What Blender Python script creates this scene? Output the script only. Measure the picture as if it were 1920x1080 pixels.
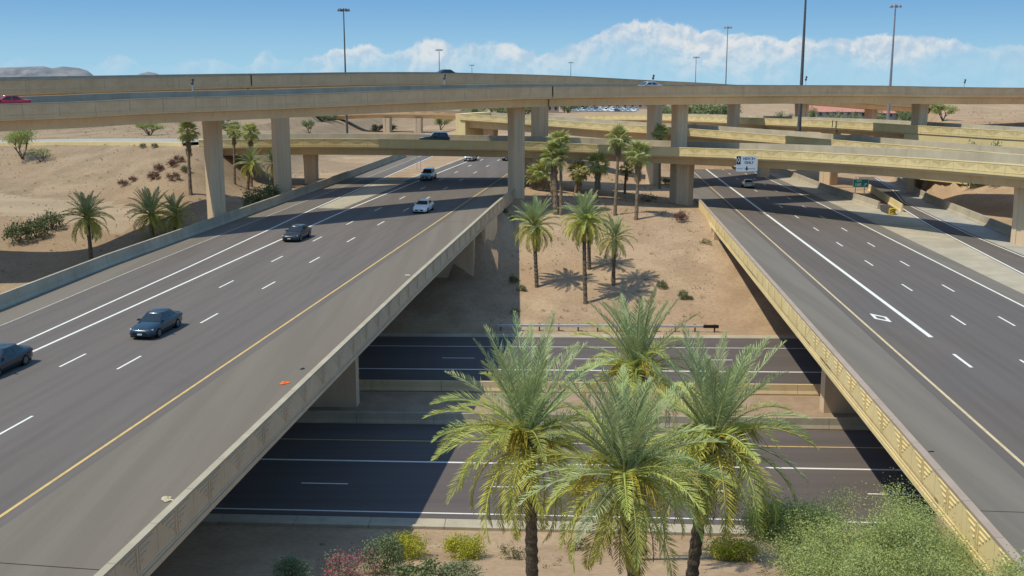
import bpy, math, random
import numpy as np
from mathutils import Vector, Matrix, noise as mnoise

random.seed(7); np.random.seed(7)
for o in list(bpy.data.objects): bpy.data.objects.remove(o)
scene = bpy.context.scene
COL = scene.collection

# ---------------------------------------------------------------- camera
F = 2000.0; CZ = 26.0; PITCH = math.atan(390 / 2000.0)
cam_data = bpy.data.cameras.new('camera'); cam = bpy.data.objects.new('camera', cam_data); COL.objects.link(cam)
cam.location = (0, 0, CZ); cam.rotation_euler = (math.pi / 2 - PITCH, 0, 0)
cam_data.sensor_width = 36; cam_data.lens = 36 * F / 1920; cam_data.clip_start = 0.5; cam_data.clip_end = 30000
scene.camera = cam

# ---------------------------------------------------------------- light
SUN_EL = math.radians(59.5); SUN_DIR_AZ = math.radians(78)      # compass azimuth (from +Y towards +X) in which shadows fall
SUN_STRENGTH = 2.65; SKY_STRENGTH = 0.15
scene.view_settings.view_transform = 'Standard'; scene.view_settings.look = 'None'
scene.view_settings.exposure = 0.60; scene.view_settings.gamma = 1.0; scene.view_settings.use_curve_mapping = False
sd = bpy.data.lights.new('sun', 'SUN'); sun = bpy.data.objects.new('sun', sd); COL.objects.link(sun)
sd.energy = SUN_STRENGTH; sd.angle = math.radians(0.53); sd.color = (1.0, 0.93, 0.74)
ray_dir = Vector((math.sin(SUN_DIR_AZ) * math.cos(SUN_EL), math.cos(SUN_DIR_AZ) * math.cos(SUN_EL), -math.sin(SUN_EL)))
sun.rotation_euler = ray_dir.to_track_quat('-Z', 'Y').to_euler(); sun.location = (-60, 0, 90)

class NT:
    def __init__(s, tree): s.t = tree
    def n(s, typ, **kw):
        nd = s.t.nodes.new(typ)
        for k, v in kw.items():
            if k.startswith('i_'):
                key = k[2:]; key = int(key) if key.isdigit() else key.replace('_', ' ')
                s.set(nd.inputs[key], v)
            else: setattr(nd, k, v)
        return nd
    def set(s, sock, v):
        if isinstance(v, bpy.types.NodeSocket): s.t.links.new(v, sock)
        elif v is not None: sock.default_value = v
    def m(s, op, a, b=None, c=None, clamp=False):
        nd = s.t.nodes.new('ShaderNodeMath'); nd.operation = op; nd.use_clamp = clamp
        for i, v in enumerate((a, b, c)):
            if v is not None: s.set(nd.inputs[i], v)
        return nd.outputs[0]
    def mix(s, f, a, b):
        nd = s.t.nodes.new('ShaderNodeMix'); nd.data_type = 'RGBA'
        s.set(nd.inputs[0], f); s.set(nd.inputs[6], a); s.set(nd.inputs[7], b)
        return nd.outputs[2]
    def ss(s, x, a, b):
        nd = s.t.nodes.new('ShaderNodeMapRange'); nd.interpolation_type = 'SMOOTHSTEP'
        s.set(nd.inputs[0], x); s.set(nd.inputs[1], a); s.set(nd.inputs[2], b); nd.inputs[3].default_value = 0; nd.inputs[4].default_value = 1
        return nd.outputs[0]
    def noise(s, vec, scale, detail=4, rough=0.55, dist=0.0):
        nd = s.t.nodes.new('ShaderNodeTexNoise'); s.set(nd.inputs['Vector'], vec)
        nd.inputs['Scale'].default_value = scale; nd.inputs['Detail'].default_value = detail
        nd.inputs['Roughness'].default_value = rough; nd.inputs['Distortion'].default_value = dist
        return nd.outputs['Fac']

def c4(c): return (c[0], c[1], c[2], 1.0)

# sky: Nishita plus a bank of cumulus along the horizon
world = bpy.data.worlds.new('World'); scene.world = world; world.use_nodes = True
wt = world.node_tree; wt.nodes.clear(); w = NT(wt)
sky = w.n('ShaderNodeTexSky', sky_type='NISHITA'); sky.sun_disc = False
sky.sun_elevation = SUN_EL; sky.sun_rotation = math.radians(78 + 180); sky.altitude = 400; sky.air_density = 1.0; sky.dust_density = 0.3; sky.ozone_density = 2.4
tc = w.n('ShaderNodeTexCoord'); sep = w.n('ShaderNodeSeparateXYZ', i_0=tc.outputs['Generated'])
az = w.m('ARCTAN2', sep.outputs[0], sep.outputs[1]); el = w.m('ARCSINE', sep.outputs[2])
HALF = 0.4478
prof_in = w.m('DIVIDE', w.m('PINGPONG', w.m('ADD', az, HALF + 40 * HALF), 2 * HALF), 2 * HALF)
fc = w.n('ShaderNodeFloatCurve'); w.set(fc.inputs['Value'], prof_in)
PROF = [(0, 24), (60, 34), (120, 22), (200, 28), (245, 44), (300, 20), (400, 38), (460, 26), (505, 50), (555, 34), (600, 46), (690, 66), (740, 46), (800, 78), (870, 62), (940, 70), (1000, 52), (1080, 68), (1130, 92), (1180, 106), (1250, 102), (1330, 86), (1420, 80), (1500, 74), (1560, 68), (1640, 76), (1740, 68), (1820, 60), (1920, 48)]
cv = fc.mapping.curves[0]
for i, (x, h) in enumerate(PROF):
    u = (math.atan((x - 960) / F) + HALF) / (2 * HALF)
    if i == 0: cv.points[0].location = (0, h / 120)
    elif i == len(PROF) - 1: cv.points[len(cv.points) - 1].location = (1, h / 120)
    else: cv.points.new(u, h / 120)
fc.mapping.update()
top = w.m('MULTIPLY', fc.outputs[0], 120 / F)
cvec = w.n('ShaderNodeCombineXYZ', i_0=az, i_1=el, i_2=3.7).outputs[0]
n1 = w.noise(cvec, 42, 9, 0.62, 0.35); n2 = w.noise(cvec, 16, 6, 0.55, 0.2)
cvs = w.n('ShaderNodeCombineXYZ', i_0=w.m('ADD', az, 0.0035), i_1=w.m('SUBTRACT', el, 0.006), i_2=3.7).outputs[0]
n1s = w.noise(cvs, 42, 9, 0.62, 0.35)
edge = w.m('ADD', w.m('SUBTRACT', top, el), w.m('MULTIPLY', w.m('SUBTRACT', n1, 0.5), 0.030))
mask_t = w.ss(edge, -0.0005, 0.0035)
body = w.ss(w.m('ADD', n2, w.m('MULTIPLY', edge, -5.0)), 0.30, 0.52)
dens = w.ss(fc.outputs[0], 0.15, 0.62)
low = w.ss(el, -0.002, 0.030)
opac = w.m('MULTIPLY', w.m('MULTIPLY', mask_t, w.m('ADD', 0.25, w.m('MULTIPLY', body, 0.75))), w.m('MULTIPLY', w.m('ADD', 0.18, w.m('MULTIPLY', dens, 0.70)), w.m('ADD', 0.45, w.m('MULTIPLY', low, 0.55))))
shade = w.ss(w.m('SUBTRACT', n1s, n1), -0.13, 0.10)
ccol = w.mix(shade, (2.2, 2.7, 3.2, 1), (3.45, 3.50, 3.50, 1))
nz = w.mix(w.ss(el, 0.0, 0.085), (1.56, 2.70, 3.46, 1), (0.78, 1.76, 3.03, 1))
nzf = w.mix(w.ss(el, 0.35, 1.4), nz, sky.outputs[0])  # horizon tone carried far up the sky dome to add fill light
skyc = w.mix(opac, nzf, ccol)
bg = w.n('ShaderNodeBackground', i_0=skyc, i_1=SKY_STRENGTH); wo = w.n('ShaderNodeOutputWorld', i_0=bg.outputs[0])

# ---------------------------------------------------------------- surveying: photograph -> place
FWD = Vector((0, math.cos(PITCH), -math.sin(PITCH))); UPV = Vector((0, math.sin(PITCH), math.cos(PITCH)))
def ray(x, y): return Vector((1, 0, 0)) * ((x - 960) / F) + FWD + UPV * ((540 - y) / F)
CAM = Vector((0, 0, CZ))
def P(x, y, d): return CAM + ray(x, y) * d
def onz(x, y, z=0.0):
    r = ray(x, y); return CAM + r * ((z - CZ) / r.z)
class Plane:
    def __init__(s, vp, pt, d):
        u = ray(*vp); n = math.hypot(u.x, u.y); s.o = P(pt[0], pt[1], d); s.e = Vector((u.x / n, u.y / n)); s.g = u.z / n
    def pt(s, a, t, h=0.0):
        return Vector((s.o.x + s.e.x * a + s.e.y * t, s.o.y + s.e.y * a - s.e.x * t, s.o.z + s.g * a + h))
    def st(s, X, Y):
        dx = X - s.o.x; dy = Y - s.o.y; return dx * s.e.x + dy * s.e.y, dx * s.e.y - dy * s.e.x
    def on(s, x, y, h=0.0):
        r = ray(x, y)
        d = (CZ - s.o.z - h + s.g * (s.o.x * s.e.x + s.o.y * s.e.y)) / (s.g * (r.x * s.e.x + r.y * s.e.y) - r.z)
        return CAM + r * d
PL = Plane((1260, 118), (250, 680), 66.9)
PR = Plane((1140, 180), (1700, 539), 91.0)
def pw(tab):
    xs = [q[0] for q in tab]; ys = [q[1] for q in tab]
    return lambda v: float(np.interp(v, xs, ys))
def smooth(a, b, x):
    t = min(1, max(0, (x - a) / (b - a))); return t * t * (3 - 2 * t)

# ---------------------------------------------------------------- materials
MATS = {}
def mat(name, c1, c2=None, rough=0.85, scale=1.0, fine=0.0, fscale=20.0, bump=0.0, bscale=30.0, stretch=None, rot=0.0, metallic=0.0, coat=0.0, rand=0.0, transl=0.0, spec=0.3, c3=None, scale3=0.05, local=False, lo=0.35, hi=0.65, lanes=None, streak=0.0):
    m = bpy.data.materials.new(name); m.use_nodes = True; t = m.node_tree; t.nodes.clear(); k = NT(t)
    if local: vec = k.n('ShaderNodeTexCoord').outputs['Object']
    else: vec = k.n('ShaderNodeNewGeometry').outputs['Position']
    base = vec; geo = vec
    if stretch: vec = k.n('ShaderNodeMapping', i_Vector=vec, i_Rotation=(0, 0, rot), i_Scale=stretch).outputs[0]
    col = c4(c1)
    if c2 is not None: col = k.mix(k.ss(k.noise(vec, scale, 5, 0.6), lo, hi), c4(c1), c4(c2))
    if c3 is not None: col = k.mix(k.m('MULTIPLY', k.ss(k.noise(base, scale3, 3, 0.6), 0.4, 0.7), 0.8), col, c4(c3))
    if lanes is not None:
        pl, off, wid = lanes; sp = k.n('ShaderNodeSeparateXYZ', i_0=geo)
        t = k.m('ADD', k.m('MULTIPLY', sp.outputs[0], pl.e.y), k.m('SUBTRACT', k.m('MULTIPLY', sp.outputs[1], -pl.e.x), pl.o.x * pl.e.y - pl.o.y * pl.e.x + off))
        tw = k.m('ADD', t, k.m('MULTIPLY', k.m('SUBTRACT', k.noise(geo, .03, 2), .5), .5))
        fr = k.m('FRACT', k.m('DIVIDE', tw, wid)); mid = k.m('ABSOLUTE', k.m('SUBTRACT', fr, .5))
        wp = k.m('SUBTRACT', 1.0, k.ss(k.m('ABSOLUTE', k.m('SUBTRACT', mid, .23)), .02, .12)); oil = k.m('SUBTRACT', 1.0, k.ss(mid, .02, .13))
        dk = k.m('ADD', k.m('MULTIPLY', wp, .07), k.m('MULTIPLY', k.m('MULTIPLY', oil, k.ss(k.noise(vec, .8, 4), .35, .65)), .10))
        pat = k.m('MULTIPLY', k.ss(k.noise(geo, .09, 6, .7), .55, .72), .06)
        hs = k.n('ShaderNodeHueSaturation', i_Value=k.m('SUBTRACT', k.m('SUBTRACT', 1.05, dk), pat), i_Color=col); col = hs.outputs[0]
    if streak:
        sv = k.n('ShaderNodeMapping', i_Vector=base, i_Scale=(1.6, 1.6, .10)).outputs[0]
        sm = k.m('MULTIPLY', k.ss(k.noise(sv, 1.0, 4, .65), .48, .78), streak)
        hs = k.n('ShaderNodeHueSaturation', i_Value=k.m('SUBTRACT', 1.04, sm), i_Color=col); col = hs.outputs[0]
    if fine:
        f = k.m('ADD', 1 - fine, k.m('MULTIPLY', k.noise(base, fscale, 3, 0.7), 2 * fine))
        hs = k.n('ShaderNodeHueSaturation', i_Value=f, i_Color=col); col = hs.outputs[0]
    if rand:
        oi = k.n('ShaderNodeObjectInfo')
        hs = k.n('ShaderNodeHueSaturation', i_Value=k.m('ADD', 1 - rand, k.m('MULTIPLY', oi.outputs['Random'], 2 * rand)), i_Hue=k.m('ADD', 0.5 - rand * 0.04, k.m('MULTIPLY', oi.outputs['Random'], rand * 0.08)), i_Color=col); col = hs.outputs[0]
    b = k.n('ShaderNodeBsdfPrincipled'); k.set(b.inputs['Base Color'], col)
    b.inputs['Roughness'].default_value = rough; b.inputs['Metallic'].default_value = metallic; b.inputs['Specular IOR Level'].default_value = spec
    if coat: b.inputs['Coat Weight'].default_value = coat; b.inputs['Coat Roughness'].default_value = 0.05
    if bump:
        bp = k.n('ShaderNodeBump', i_Strength=bump, i_Height=k.noise(base, bscale, 4, 0.6)); bp.inputs['Distance'].default_value = 0.05
        k.set(b.inputs['Normal'], bp.outputs[0])
    out = b.outputs[0]
    if transl:
        tr = k.n('ShaderNodeBsdfTranslucent', i_0=col); mx = k.n('ShaderNodeMixShader', i_0=transl, i_1=out, i_2=tr.outputs[0]); out = mx.outputs[0]
    k.n('ShaderNodeOutputMaterial', i_0=out)
    MATS[name] = m; return m

RL = math.atan2(PL.e.x, PL.e.y); RR_ = math.atan2(PR.e.x, PR.e.y)
M_ASPH_L = mat('asphalt_west', (0.130, 0.112, 0.102), (0.150, 0.130, 0.118), 0.9, 0.35, 0.10, 18, 0.25, 60, stretch=(1.6, 0.03, 1), rot=RL, c3=(0.136, 0.120, 0.110), scale3=0.04, spec=0.2, lanes=(PL, -.1, 3.95))
M_ASPH_R = mat('asphalt_east', (0.121, 0.102, 0.091), (0.141, 0.120, 0.107), 0.9, 0.35, 0.10, 18, 0.25, 60, stretch=(1.6, 0.03, 1), rot=RR_, c3=(0.122, 0.110, 0.106), scale3=0.04, spec=0.2, lanes=(PR, 0.03, 3.45))
M_SHOULD_L = mat('shoulder_asphalt_west', (0.166, 0.143, 0.118), (0.190, 0.165, 0.136), 0.92, 0.5, 0.12, 14, 0.25, 50, stretch=(1.2, 0.05, 1), rot=RL, spec=0.2)
M_SHOULD_R = mat('shoulder_asphalt_east', (0.160, 0.143, 0.122), (0.192, 0.170, 0.144), 0.92, 0.5, 0.12, 14, 0.25, 50, stretch=(1.2, 0.05, 1), rot=RR_, spec=0.2)
M_ASPH_X = mat('asphalt_cross', (0.106, 0.090, 0.087), (0.125, 0.106, 0.102), 0.9, 0.4, 0.08, 18, 0.2, 60, stretch=(0.03, 1.4, 1), spec=0.2)
M_CONC = mat('grey_concrete', (0.385, 0.335, 0.25), (0.44, 0.39, 0.295), 0.9, 0.5, 0.10, 6, 0.15, 12, c3=(0.335, 0.29, 0.22), scale3=0.2, streak=.14)
M_CONCD = mat('weathered_concrete', (0.33, 0.315, 0.28), (0.40, 0.38, 0.33), 0.9, 0.6, 0.12, 8, 0.2, 12)
M_TAN = mat('tan_painted_concrete', (0.655, 0.53, 0.275), (0.715, 0.58, 0.31), 0.88, 0.35, 0.07, 5, 0.12, 14, c3=(0.605, 0.485, 0.25), scale3=0.15, streak=.09)
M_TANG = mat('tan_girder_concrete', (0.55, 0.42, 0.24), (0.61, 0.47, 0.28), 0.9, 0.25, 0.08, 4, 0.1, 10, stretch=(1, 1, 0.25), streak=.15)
M_BROWN = mat('brown_painted_concrete', (0.66, 0.45, 0.26), (0.72, 0.50, 0.295), 0.9, 0.3, 0.07, 4, 0.1, 10, streak=.13)
M_BROWNG = mat('brown_girder_concrete', (0.72, 0.53, 0.31), (0.78, 0.58, 0.35), 0.9, 0.25, 0.07, 3, 0.1, 8, stretch=(1, 1, 0.3), streak=.15)
M_COLUMN = mat('column_concrete', (0.57, 0.44, 0.30), (0.63, 0.49, 0.335), 0.9, 0.8, 0.08, 6, 0.12, 12, stretch=(1, 1, 0.15), streak=.15)
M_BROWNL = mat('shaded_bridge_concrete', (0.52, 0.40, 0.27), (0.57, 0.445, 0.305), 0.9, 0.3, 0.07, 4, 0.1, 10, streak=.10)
M_COPE_L = mat('grey_coping', (0.37, 0.325, 0.24), (0.43, 0.38, 0.285), 0.9, 0.6, 0.08, 7, 0.1, 14)
M_COPE_R = mat('pinkish_coping', (0.34, 0.27, 0.22), (0.39, 0.31, 0.255), 0.9, 0.6, 0.08, 7, 0.1, 14)
M_LINE = mat('white_road_paint', (0.74, 0.73, 0.68), (0.58, 0.56, 0.51), 0.8, 2.5, 0.06, 20, lo=0.5, hi=0.8)
M_LINE_OLD = mat('worn_white_road_paint', (0.46, 0.44, 0.40), (0.36, 0.335, 0.30), 0.85, 2.5, 0.08, 20)
M_YEL = mat('yellow_road_paint', (0.62, 0.43, 0.16), (0.52, 0.36, 0.14), 0.8, 2.0, 0.08, 20)
M_YEL2 = mat('pale_yellow_road_paint', (0.62, 0.50, 0.30), (0.52, 0.41, 0.25), 0.8, 2.0, 0.08, 20)
M_DIRT = mat('desert_ground', (0.325, 0.230, 0.148), (0.425, 0.308, 0.202), 0.95, 0.22, 0.34, 2.6, 1.0, 2.0, c3=(0.36, 0.246, 0.160), scale3=0.05, spec=0.1)
M_GRAVEL = mat('decomposed_granite', (0.30, 0.215, 0.15), (0.37, 0.27, 0.19), 0.95, 0.6, 0.3, 9, 0.9, 9, spec=0.1)
M_STEEL = mat('galvanised_steel', (0.60, 0.60, 0.58), (0.52, 0.52, 0.51), 0.5, 3, metallic=0.15)
M_POLE = mat('dark_weathered_pole', (0.10, 0.105, 0.11), (0.14, 0.14, 0.14), 0.6, 3, metallic=0.3)
M_POLEL = mat('light_pole_steel', (0.34, 0.34, 0.36), (0.28, 0.28, 0.31), 0.5, 3, metallic=0.4)
M_BLACK = mat('black_rubber', (0.018, 0.018, 0.018), rough=0.85)
M_DARK = mat('dark_gap', (0.02, 0.018, 0.016), rough=0.95)
M_GLASS = mat('tinted_car_glass', (0.014, 0.022, 0.026), rough=0.06, spec=0.8)
M_CHROME = mat('bright_metal', (0.6, 0.6, 0.6), rough=0.25, metallic=0.9)
M_RIM = mat('grey_wheel', (0.16, 0.165, 0.17), rough=0.4, metallic=0.5)
M_LAMP = mat('headlamp_lens', (0.7, 0.72, 0.72), rough=0.15, spec=0.6)
M_TAIL = mat('red_lamp_lens', (0.35, 0.02, 0.02), rough=0.2, spec=0.6)
M_PLATE = mat('licence_plate', (0.7, 0.7, 0.68), rough=0.5)
M_WHITE = mat('white_sign_sheet', (0.74, 0.78, 0.80), rough=0.4)
M_GREEN = mat('green_sign_sheet', (0.01, 0.23, 0.19), rough=0.4)
M_SIGNBLACK = mat('black_sign_print', (0.02, 0.02, 0.022), rough=0.5)
M_YELLOWSIGN = mat('yellow_marker_sheet', (0.62, 0.44, 0.04), rough=0.5)
M_FROND = [mat('frond_grey_green', (0.34, 0.40, 0.185), (0.44, 0.50, 0.24), 0.55, 0.9, 0.1, 6, rand=0.28, transl=0.26, spec=0.4, local=True),
           mat('frond_green', (0.38, 0.42, 0.095), (0.48, 0.50, 0.13), 0.55, 0.9, 0.1, 6, rand=0.28, transl=0.26, spec=0.4, local=True),
           mat('frond_olive', (0.43, 0.415, 0.075), (0.51, 0.47, 0.09), 0.6, 0.9, 0.1, 6, rand=0.22, transl=0.25, spec=0.35, local=True),
           mat('frond_dry', (0.24, 0.17, 0.085), (0.31, 0.23, 0.12), 0.8, 0.9, 0.1, 6, rand=0.2, transl=0.15, local=True)]
M_FRUIT = mat('yellow_fruit_stalk', (0.44, 0.37, 0.04), (0.42, 0.29, 0.03), 0.6, 3, rand=0.2, transl=0.15)
M_TRUNK = mat('palm_trunk', (0.105, 0.080, 0.056), (0.175, 0.135, 0.096), 0.95, 2.0, 0.3, 9, 0.9, 10, stretch=(1, 1, 3))
M_TRUNK2 = mat('fan_palm_trunk', (0.16, 0.115, 0.075), (0.24, 0.18, 0.12), 0.95, 2.0, 0.3, 9, 0.8, 10, stretch=(1, 1, 3))
M_FAN = [mat('fan_leaf_green', (0.36, 0.40, 0.12), (0.46, 0.48, 0.16), 0.5, 1.2, rand=0.25, transl=0.25, spec=0.45, local=True),
         mat('fan_leaf_yellow', (0.38, 0.37, 0.12), (0.46, 0.41, 0.15), 0.55, 1.2, rand=0.25, transl=0.25, local=True),
         mat('fan_leaf_dead', (0.34, 0.25, 0.14), (0.42, 0.32, 0.19), 0.9, 1.2, rand=0.2, transl=0.1, local=True)]
def leafm(n, a, b, tr=0.25): return mat(n, a, b, 0.65, 1.7, 0.15, 7, transl=tr, spec=0.3)
M_LEAF_PV = leafm('palo_verde_leaf', (0.33, 0.385, 0.125), (0.41, 0.46, 0.17))
M_LEAF_DK = leafm('dark_shrub_leaf', (0.09, 0.115, 0.055), (0.14, 0.16, 0.075))
M_LEAF_GR = leafm('green_shrub_leaf', (0.16, 0.21, 0.075), (0.24, 0.28, 0.12))
M_LEAF_LT = leafm('lantana_leaf', (0.34, 0.38, 0.04), (0.47, 0.47, 0.055))
M_LEAF_OL = leafm('oleander_leaf', (0.17, 0.215, 0.11), (0.25, 0.29, 0.16))
M_LEAF_PK = leafm('pink_bloom', (0.42, 0.085, 0.17), (0.52, 0.16, 0.24))
M_LEAF_BG = leafm('maroon_bract', (0.16, 0.055, 0.055), (0.23, 0.085, 0.08))
M_LEAF_FAR = leafm('far_tree_leaf', (0.19, 0.24, 0.10), (0.27, 0.32, 0.15))
M_BARK = mat('grey_bark', (0.13, 0.105, 0.08), (0.19, 0.155, 0.12), 0.95, 3, 0.2, 12, 0.5, 14)
M_BARKG = mat('green_bark', (0.13, 0.14, 0.06), (0.18, 0.18, 0.09), 0.9, 3, 0.2, 12, 0.4, 14)
M_ROCK = mat('mountain_rock', (0.165, 0.18, 0.20), (0.26, 0.25, 0.255), 0.95, 0.006, 0.16, 0.02, 0, c3=(0.19, 0.205, 0.24), scale3=0.0017, spec=0.05)

# ---------------------------------------------------------------- mesh helpers
class MB:
    def __init__(s): s.v = []; s.f = []; s.mi = []; s.cur = 0
    def face(s, idx): s.f.append(tuple(idx)); s.mi.append(s.cur)
    def quad(s, a, b, c, d):
        n = len(s.v); s.v += [tuple(a), tuple(b), tuple(c), tuple(d)]; s.face((n, n + 1, n + 2, n + 3))
    def tri(s, a, b, c):
        n = len(s.v); s.v += [tuple(a), tuple(b), tuple(c)]; s.face((n, n + 1, n + 2))
    def hexa(s, p):     # 8 points: bottom ring 0-3, top ring 4-7
        n = len(s.v); s.v += [tuple(q) for q in p]
        for f in ((0, 3, 2, 1), (4, 5, 6, 7), (0, 1, 5, 4), (1, 2, 6, 5), (2, 3, 7, 6), (3, 0, 4, 7)): s.face([n + i for i in f])
    def box(s, x0, x1, y0, y1, z0, z1):
        s.hexa([(x0, y0, z0), (x1, y0, z0), (x1, y1, z0), (x0, y1, z0), (x0, y0, z1), (x1, y0, z1), (x1, y1, z1), (x0, y1, z1)])
    def rings(s, rings, close=True, caps=True):
        n0 = len(s.v); k = len(rings[0])
        for r in rings: s.v += [tuple(q) for q in r]
        for i in range(len(rings) - 1):
            for j in range(k if close else k - 1):
                a = n0 + i * k + j; b = n0 + i * k + (j + 1) % k; s.face((a, b, b + k, a + k))
        if caps and close:
            s.face([n0 + j for j in range(k)][::-1]); s.face([n0 + (len(rings) - 1) * k + j for j in range(k)])
    def tube(s, pts, rad, sides=8, caps=True):
        rs = []; prev = None
        for i, p in enumerate(pts):
            p = Vector(p); a = Vector(pts[max(0, i - 1)]); b = Vector(pts[min(len(pts) - 1, i + 1)]); d = (b - a).normalized()
            ref = Vector((0, 0, 1)) if abs(d.z) < 0.95 else Vector((1, 0, 0))
            x = d.cross(ref).normalized(); y = d.cross(x).normalized(); r = rad[i] if isinstance(rad, (list, tuple)) else rad
            rs.append([p + (x * math.cos(2 * math.pi * j / sides) + y * math.sin(2 * math.pi * j / sides)) * r for j in range(sides)])
        s.rings(rs, True, caps)
    def cyl(s, c, axis, r, h, sides=16):
        c = Vector(c); a = Vector(axis).normalized(); s.tube([c - a * h / 2, c + a * h / 2], r, sides)
    def mesh(s, name, mats, smooth_=False):
        me = bpy.data.meshes.new(name); me.from_pydata(s.v, [], s.f)
        for m in (mats if isinstance(mats, (list, tuple)) else [mats]): me.materials.append(m)
        if isinstance(mats, (list, tuple)) and len(mats) > 1: me.polygons.foreach_set('material_index', s.mi)
        if smooth_: me.polygons.foreach_set('use_smooth', [True] * len(me.polygons))
        me.update(); return me
    def build(s, name, mats, parent=None, smooth_=False, **kw):
        return link(name, s.mesh(name, mats, smooth_), parent, **kw)
def link(name, data, parent=None, label=None, cat=None, group=None, kind=None, matrix=None):
    o = bpy.data.objects.new(name, data); COL.objects.link(o)
    if parent is not None: o.parent = parent
    if matrix is not None: o.matrix_basis = matrix
    return tag(o, label, cat, group, kind)
def tag(o, label=None, cat=None, group=None, kind=None):
    if label: o['label'] = label
    if cat: o['category'] = cat
    if group: o['group'] = group
    if kind: o['kind'] = kind
    return o
def empty(name, loc=(0, 0, 0), rz=0.0, label=None, cat=None, group=None, scale=1.0):
    o = bpy.data.objects.new(name, None); COL.objects.link(o); o.location = loc; o.rotation_euler = (0, 0, rz); o.scale = (scale,) * 3
    o.empty_display_size = 0.3
    return tag(o, label, cat, group)
def copy_tree(o, parent=None):
    c = o.copy(); COL.objects.link(c); c.parent = parent
    for ch in list(o.children): copy_tree(ch, c)
    return c
def numpy_mesh(name, verts, faces4, mats, smooth_=False, mi=None):
    me = bpy.data.meshes.new(name); nv = len(verts); nf, k = faces4.shape
    me.vertices.add(nv); me.vertices.foreach_set('co', np.ascontiguousarray(verts, dtype=np.float32).ravel())
    me.loops.add(nf * k); me.loops.foreach_set('vertex_index', faces4.astype(np.int32).ravel())
    me.polygons.add(nf); me.polygons.foreach_set('loop_start', np.arange(0, nf * k, k, dtype=np.int32)); me.polygons.foreach_set('loop_total', np.full(nf, k, dtype=np.int32))
    for m in (mats if isinstance(mats, (list, tuple)) else [mats]): me.materials.append(m)
    if mi is not None: me.polygons.foreach_set('material_index', mi.astype(np.int32))
    if smooth_: me.polygons.foreach_set('use_smooth', np.ones(nf, dtype=bool))
    me.update(calc_edges=True); me.validate(); return me

# ---------------------------------------------------------------- ground
YC_TAB = pw([(40, 212), (55, 185), (63.6, 173), (76, 159), (110, 128), (140, 105)])
AP_Y = pw([(-140, 205), (-90, 189), (-67, 178), (-48.5, 166), (-40, 162)]); AP_Z = pw([(-140, 13.6), (-90, 14.7), (-67, 15.45), (-48.5, 16.0)])
def ground(X, Y):
    v = Y + 0.035 * X
    if v < 57: z = min(8.0, (57 - v) * 0.27)
    elif v < 110.5: z = 0.0
    else: z = (v - 110.5) * 0.2466
    if X < -28 and v > 95:
        k = smooth(-28, -38, X) if False else min(1, (-28 - X) / 10); z = z * (1 - k) + max(0, (v - 95) * 0.19) * k
    sl, tl = PL.st(X, Y); sr, tr = PR.st(X, Y)
    if v > 104:
        zl = PL.o.z + PL.g * min(sl, 160) - 0.2; zr = PR.o.z + PR.g * min(sr, 130) - 0.2
        k = smooth(-6, 32, X); zp = zl * (1 - k) + zr * k
        d = z - zp; z = zp if d > 0.6 else (z if d < -0.6 else z - (d + 0.6) ** 2 / 2.4)
        yf = AP_Y(X); e = min(1, max(0, (Y - (yf - 24)) / 22.6)) * (1 - smooth(-48.5, -38, X))
        z = z * (1 - e) + (AP_Z(X) + (15.7 - AP_Z(X)) * smooth(yf + 14, yf + 45, Y)) * e
        if X > -57:
            r = smooth(224, 262, Y); notch = smooth(-56, -46, X) * (1 - smooth(-22, -8, X)) * 3.6
            z = z * (1 - r) + (13.9 - 1.2 * smooth(300, 420, Y) - 4.2 * smooth(60, 95, X) * smooth(290, 360, Y) - notch * (1 - smooth(420, 520, Y))) * r
        if X > 52:
            r = smooth(1, 4, Y - YC_TAB(X)) * smooth(58, 66, X) * smooth(.365, .40, X / Y); r *= 1 - smooth(262, 330, Y); z = z + 3.5 * smooth(-26, 0, Y - YC_TAB(X)) * smooth(60, 76, X) * (1 - smooth(200, 240, Y)); z = z * (1 - r) + (17.2 + 0.036 * (Y - 165)) * r
    elif v < 57:
        pass
    # freeway fills
    for (s, t, pl, ta, tb, sa, sb, send) in ((sl, tl, PL, -19.3, 11.0, -25, 61.5, 168), (sr, tr, PR, -12.1, 24, -50, 45.5, 150)):
        if (s > sb or s < sa) and s < send:
            if pl is PR and s > 60: tb = 24 + (s - 60) * 0.07
            k = 1.0 if ta <= t <= tb else 1 - smooth(0, (8 if t < ta else 1.2) if pl is PL else (0.8 if t < ta else 3.5), max(ta - t, t - tb))
            if k > 0: z = z * (1 - k) + (pl.o.z + pl.g * s - 0.14) * k
    return z
def gz(X, Y):
    n = mnoise.noise(Vector((X * 0.11, Y * 0.11, 0))) * 0.14 + mnoise.noise(Vector((X * 0.5, Y * 0.5, 5))) * 0.05
    v = Y + 0.035 * X
    if 54 < v < 112: n *= 0.0 if 57.5 < v < 109 else 0.3
    sl, tl = PL.st(X, Y); sr, tr = PR.st(X, Y)
    if -20.5 < tl < 13.5 or -14 < tr < 28: n *= 0.0
    far = math.hypot(X, Y)
    if far > 700: return min(12.5, 26 - 0.0075 * far) + (n * 2 if far < 2500 else 0)
    return ground(X, Y) + n - 0.02
def axis(a, b, step, lo, hi, g=1.22):
    c = list(np.arange(a, b + 1e-6, step)); s = step; x = b
    while x < hi: s *= g; x += s; c.append(x)
    s = step; x = a; pre = []
    while x > lo: s *= g; x -= s; pre.append(x)
    return pre[::-1] + c
gx = axis(-110, 118, 1.9, -9000, 9000); gy = axis(-6, 280, 1.5, -500, 12000)
V = np.array([(x, y, gz(x, y)) for y in gy for x in gx], dtype=np.float32); nx = len(gx)
I = np.arange(len(gy) - 1)[:, None] * nx + np.arange(nx - 1)[None, :]; I = I.ravel()
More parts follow.
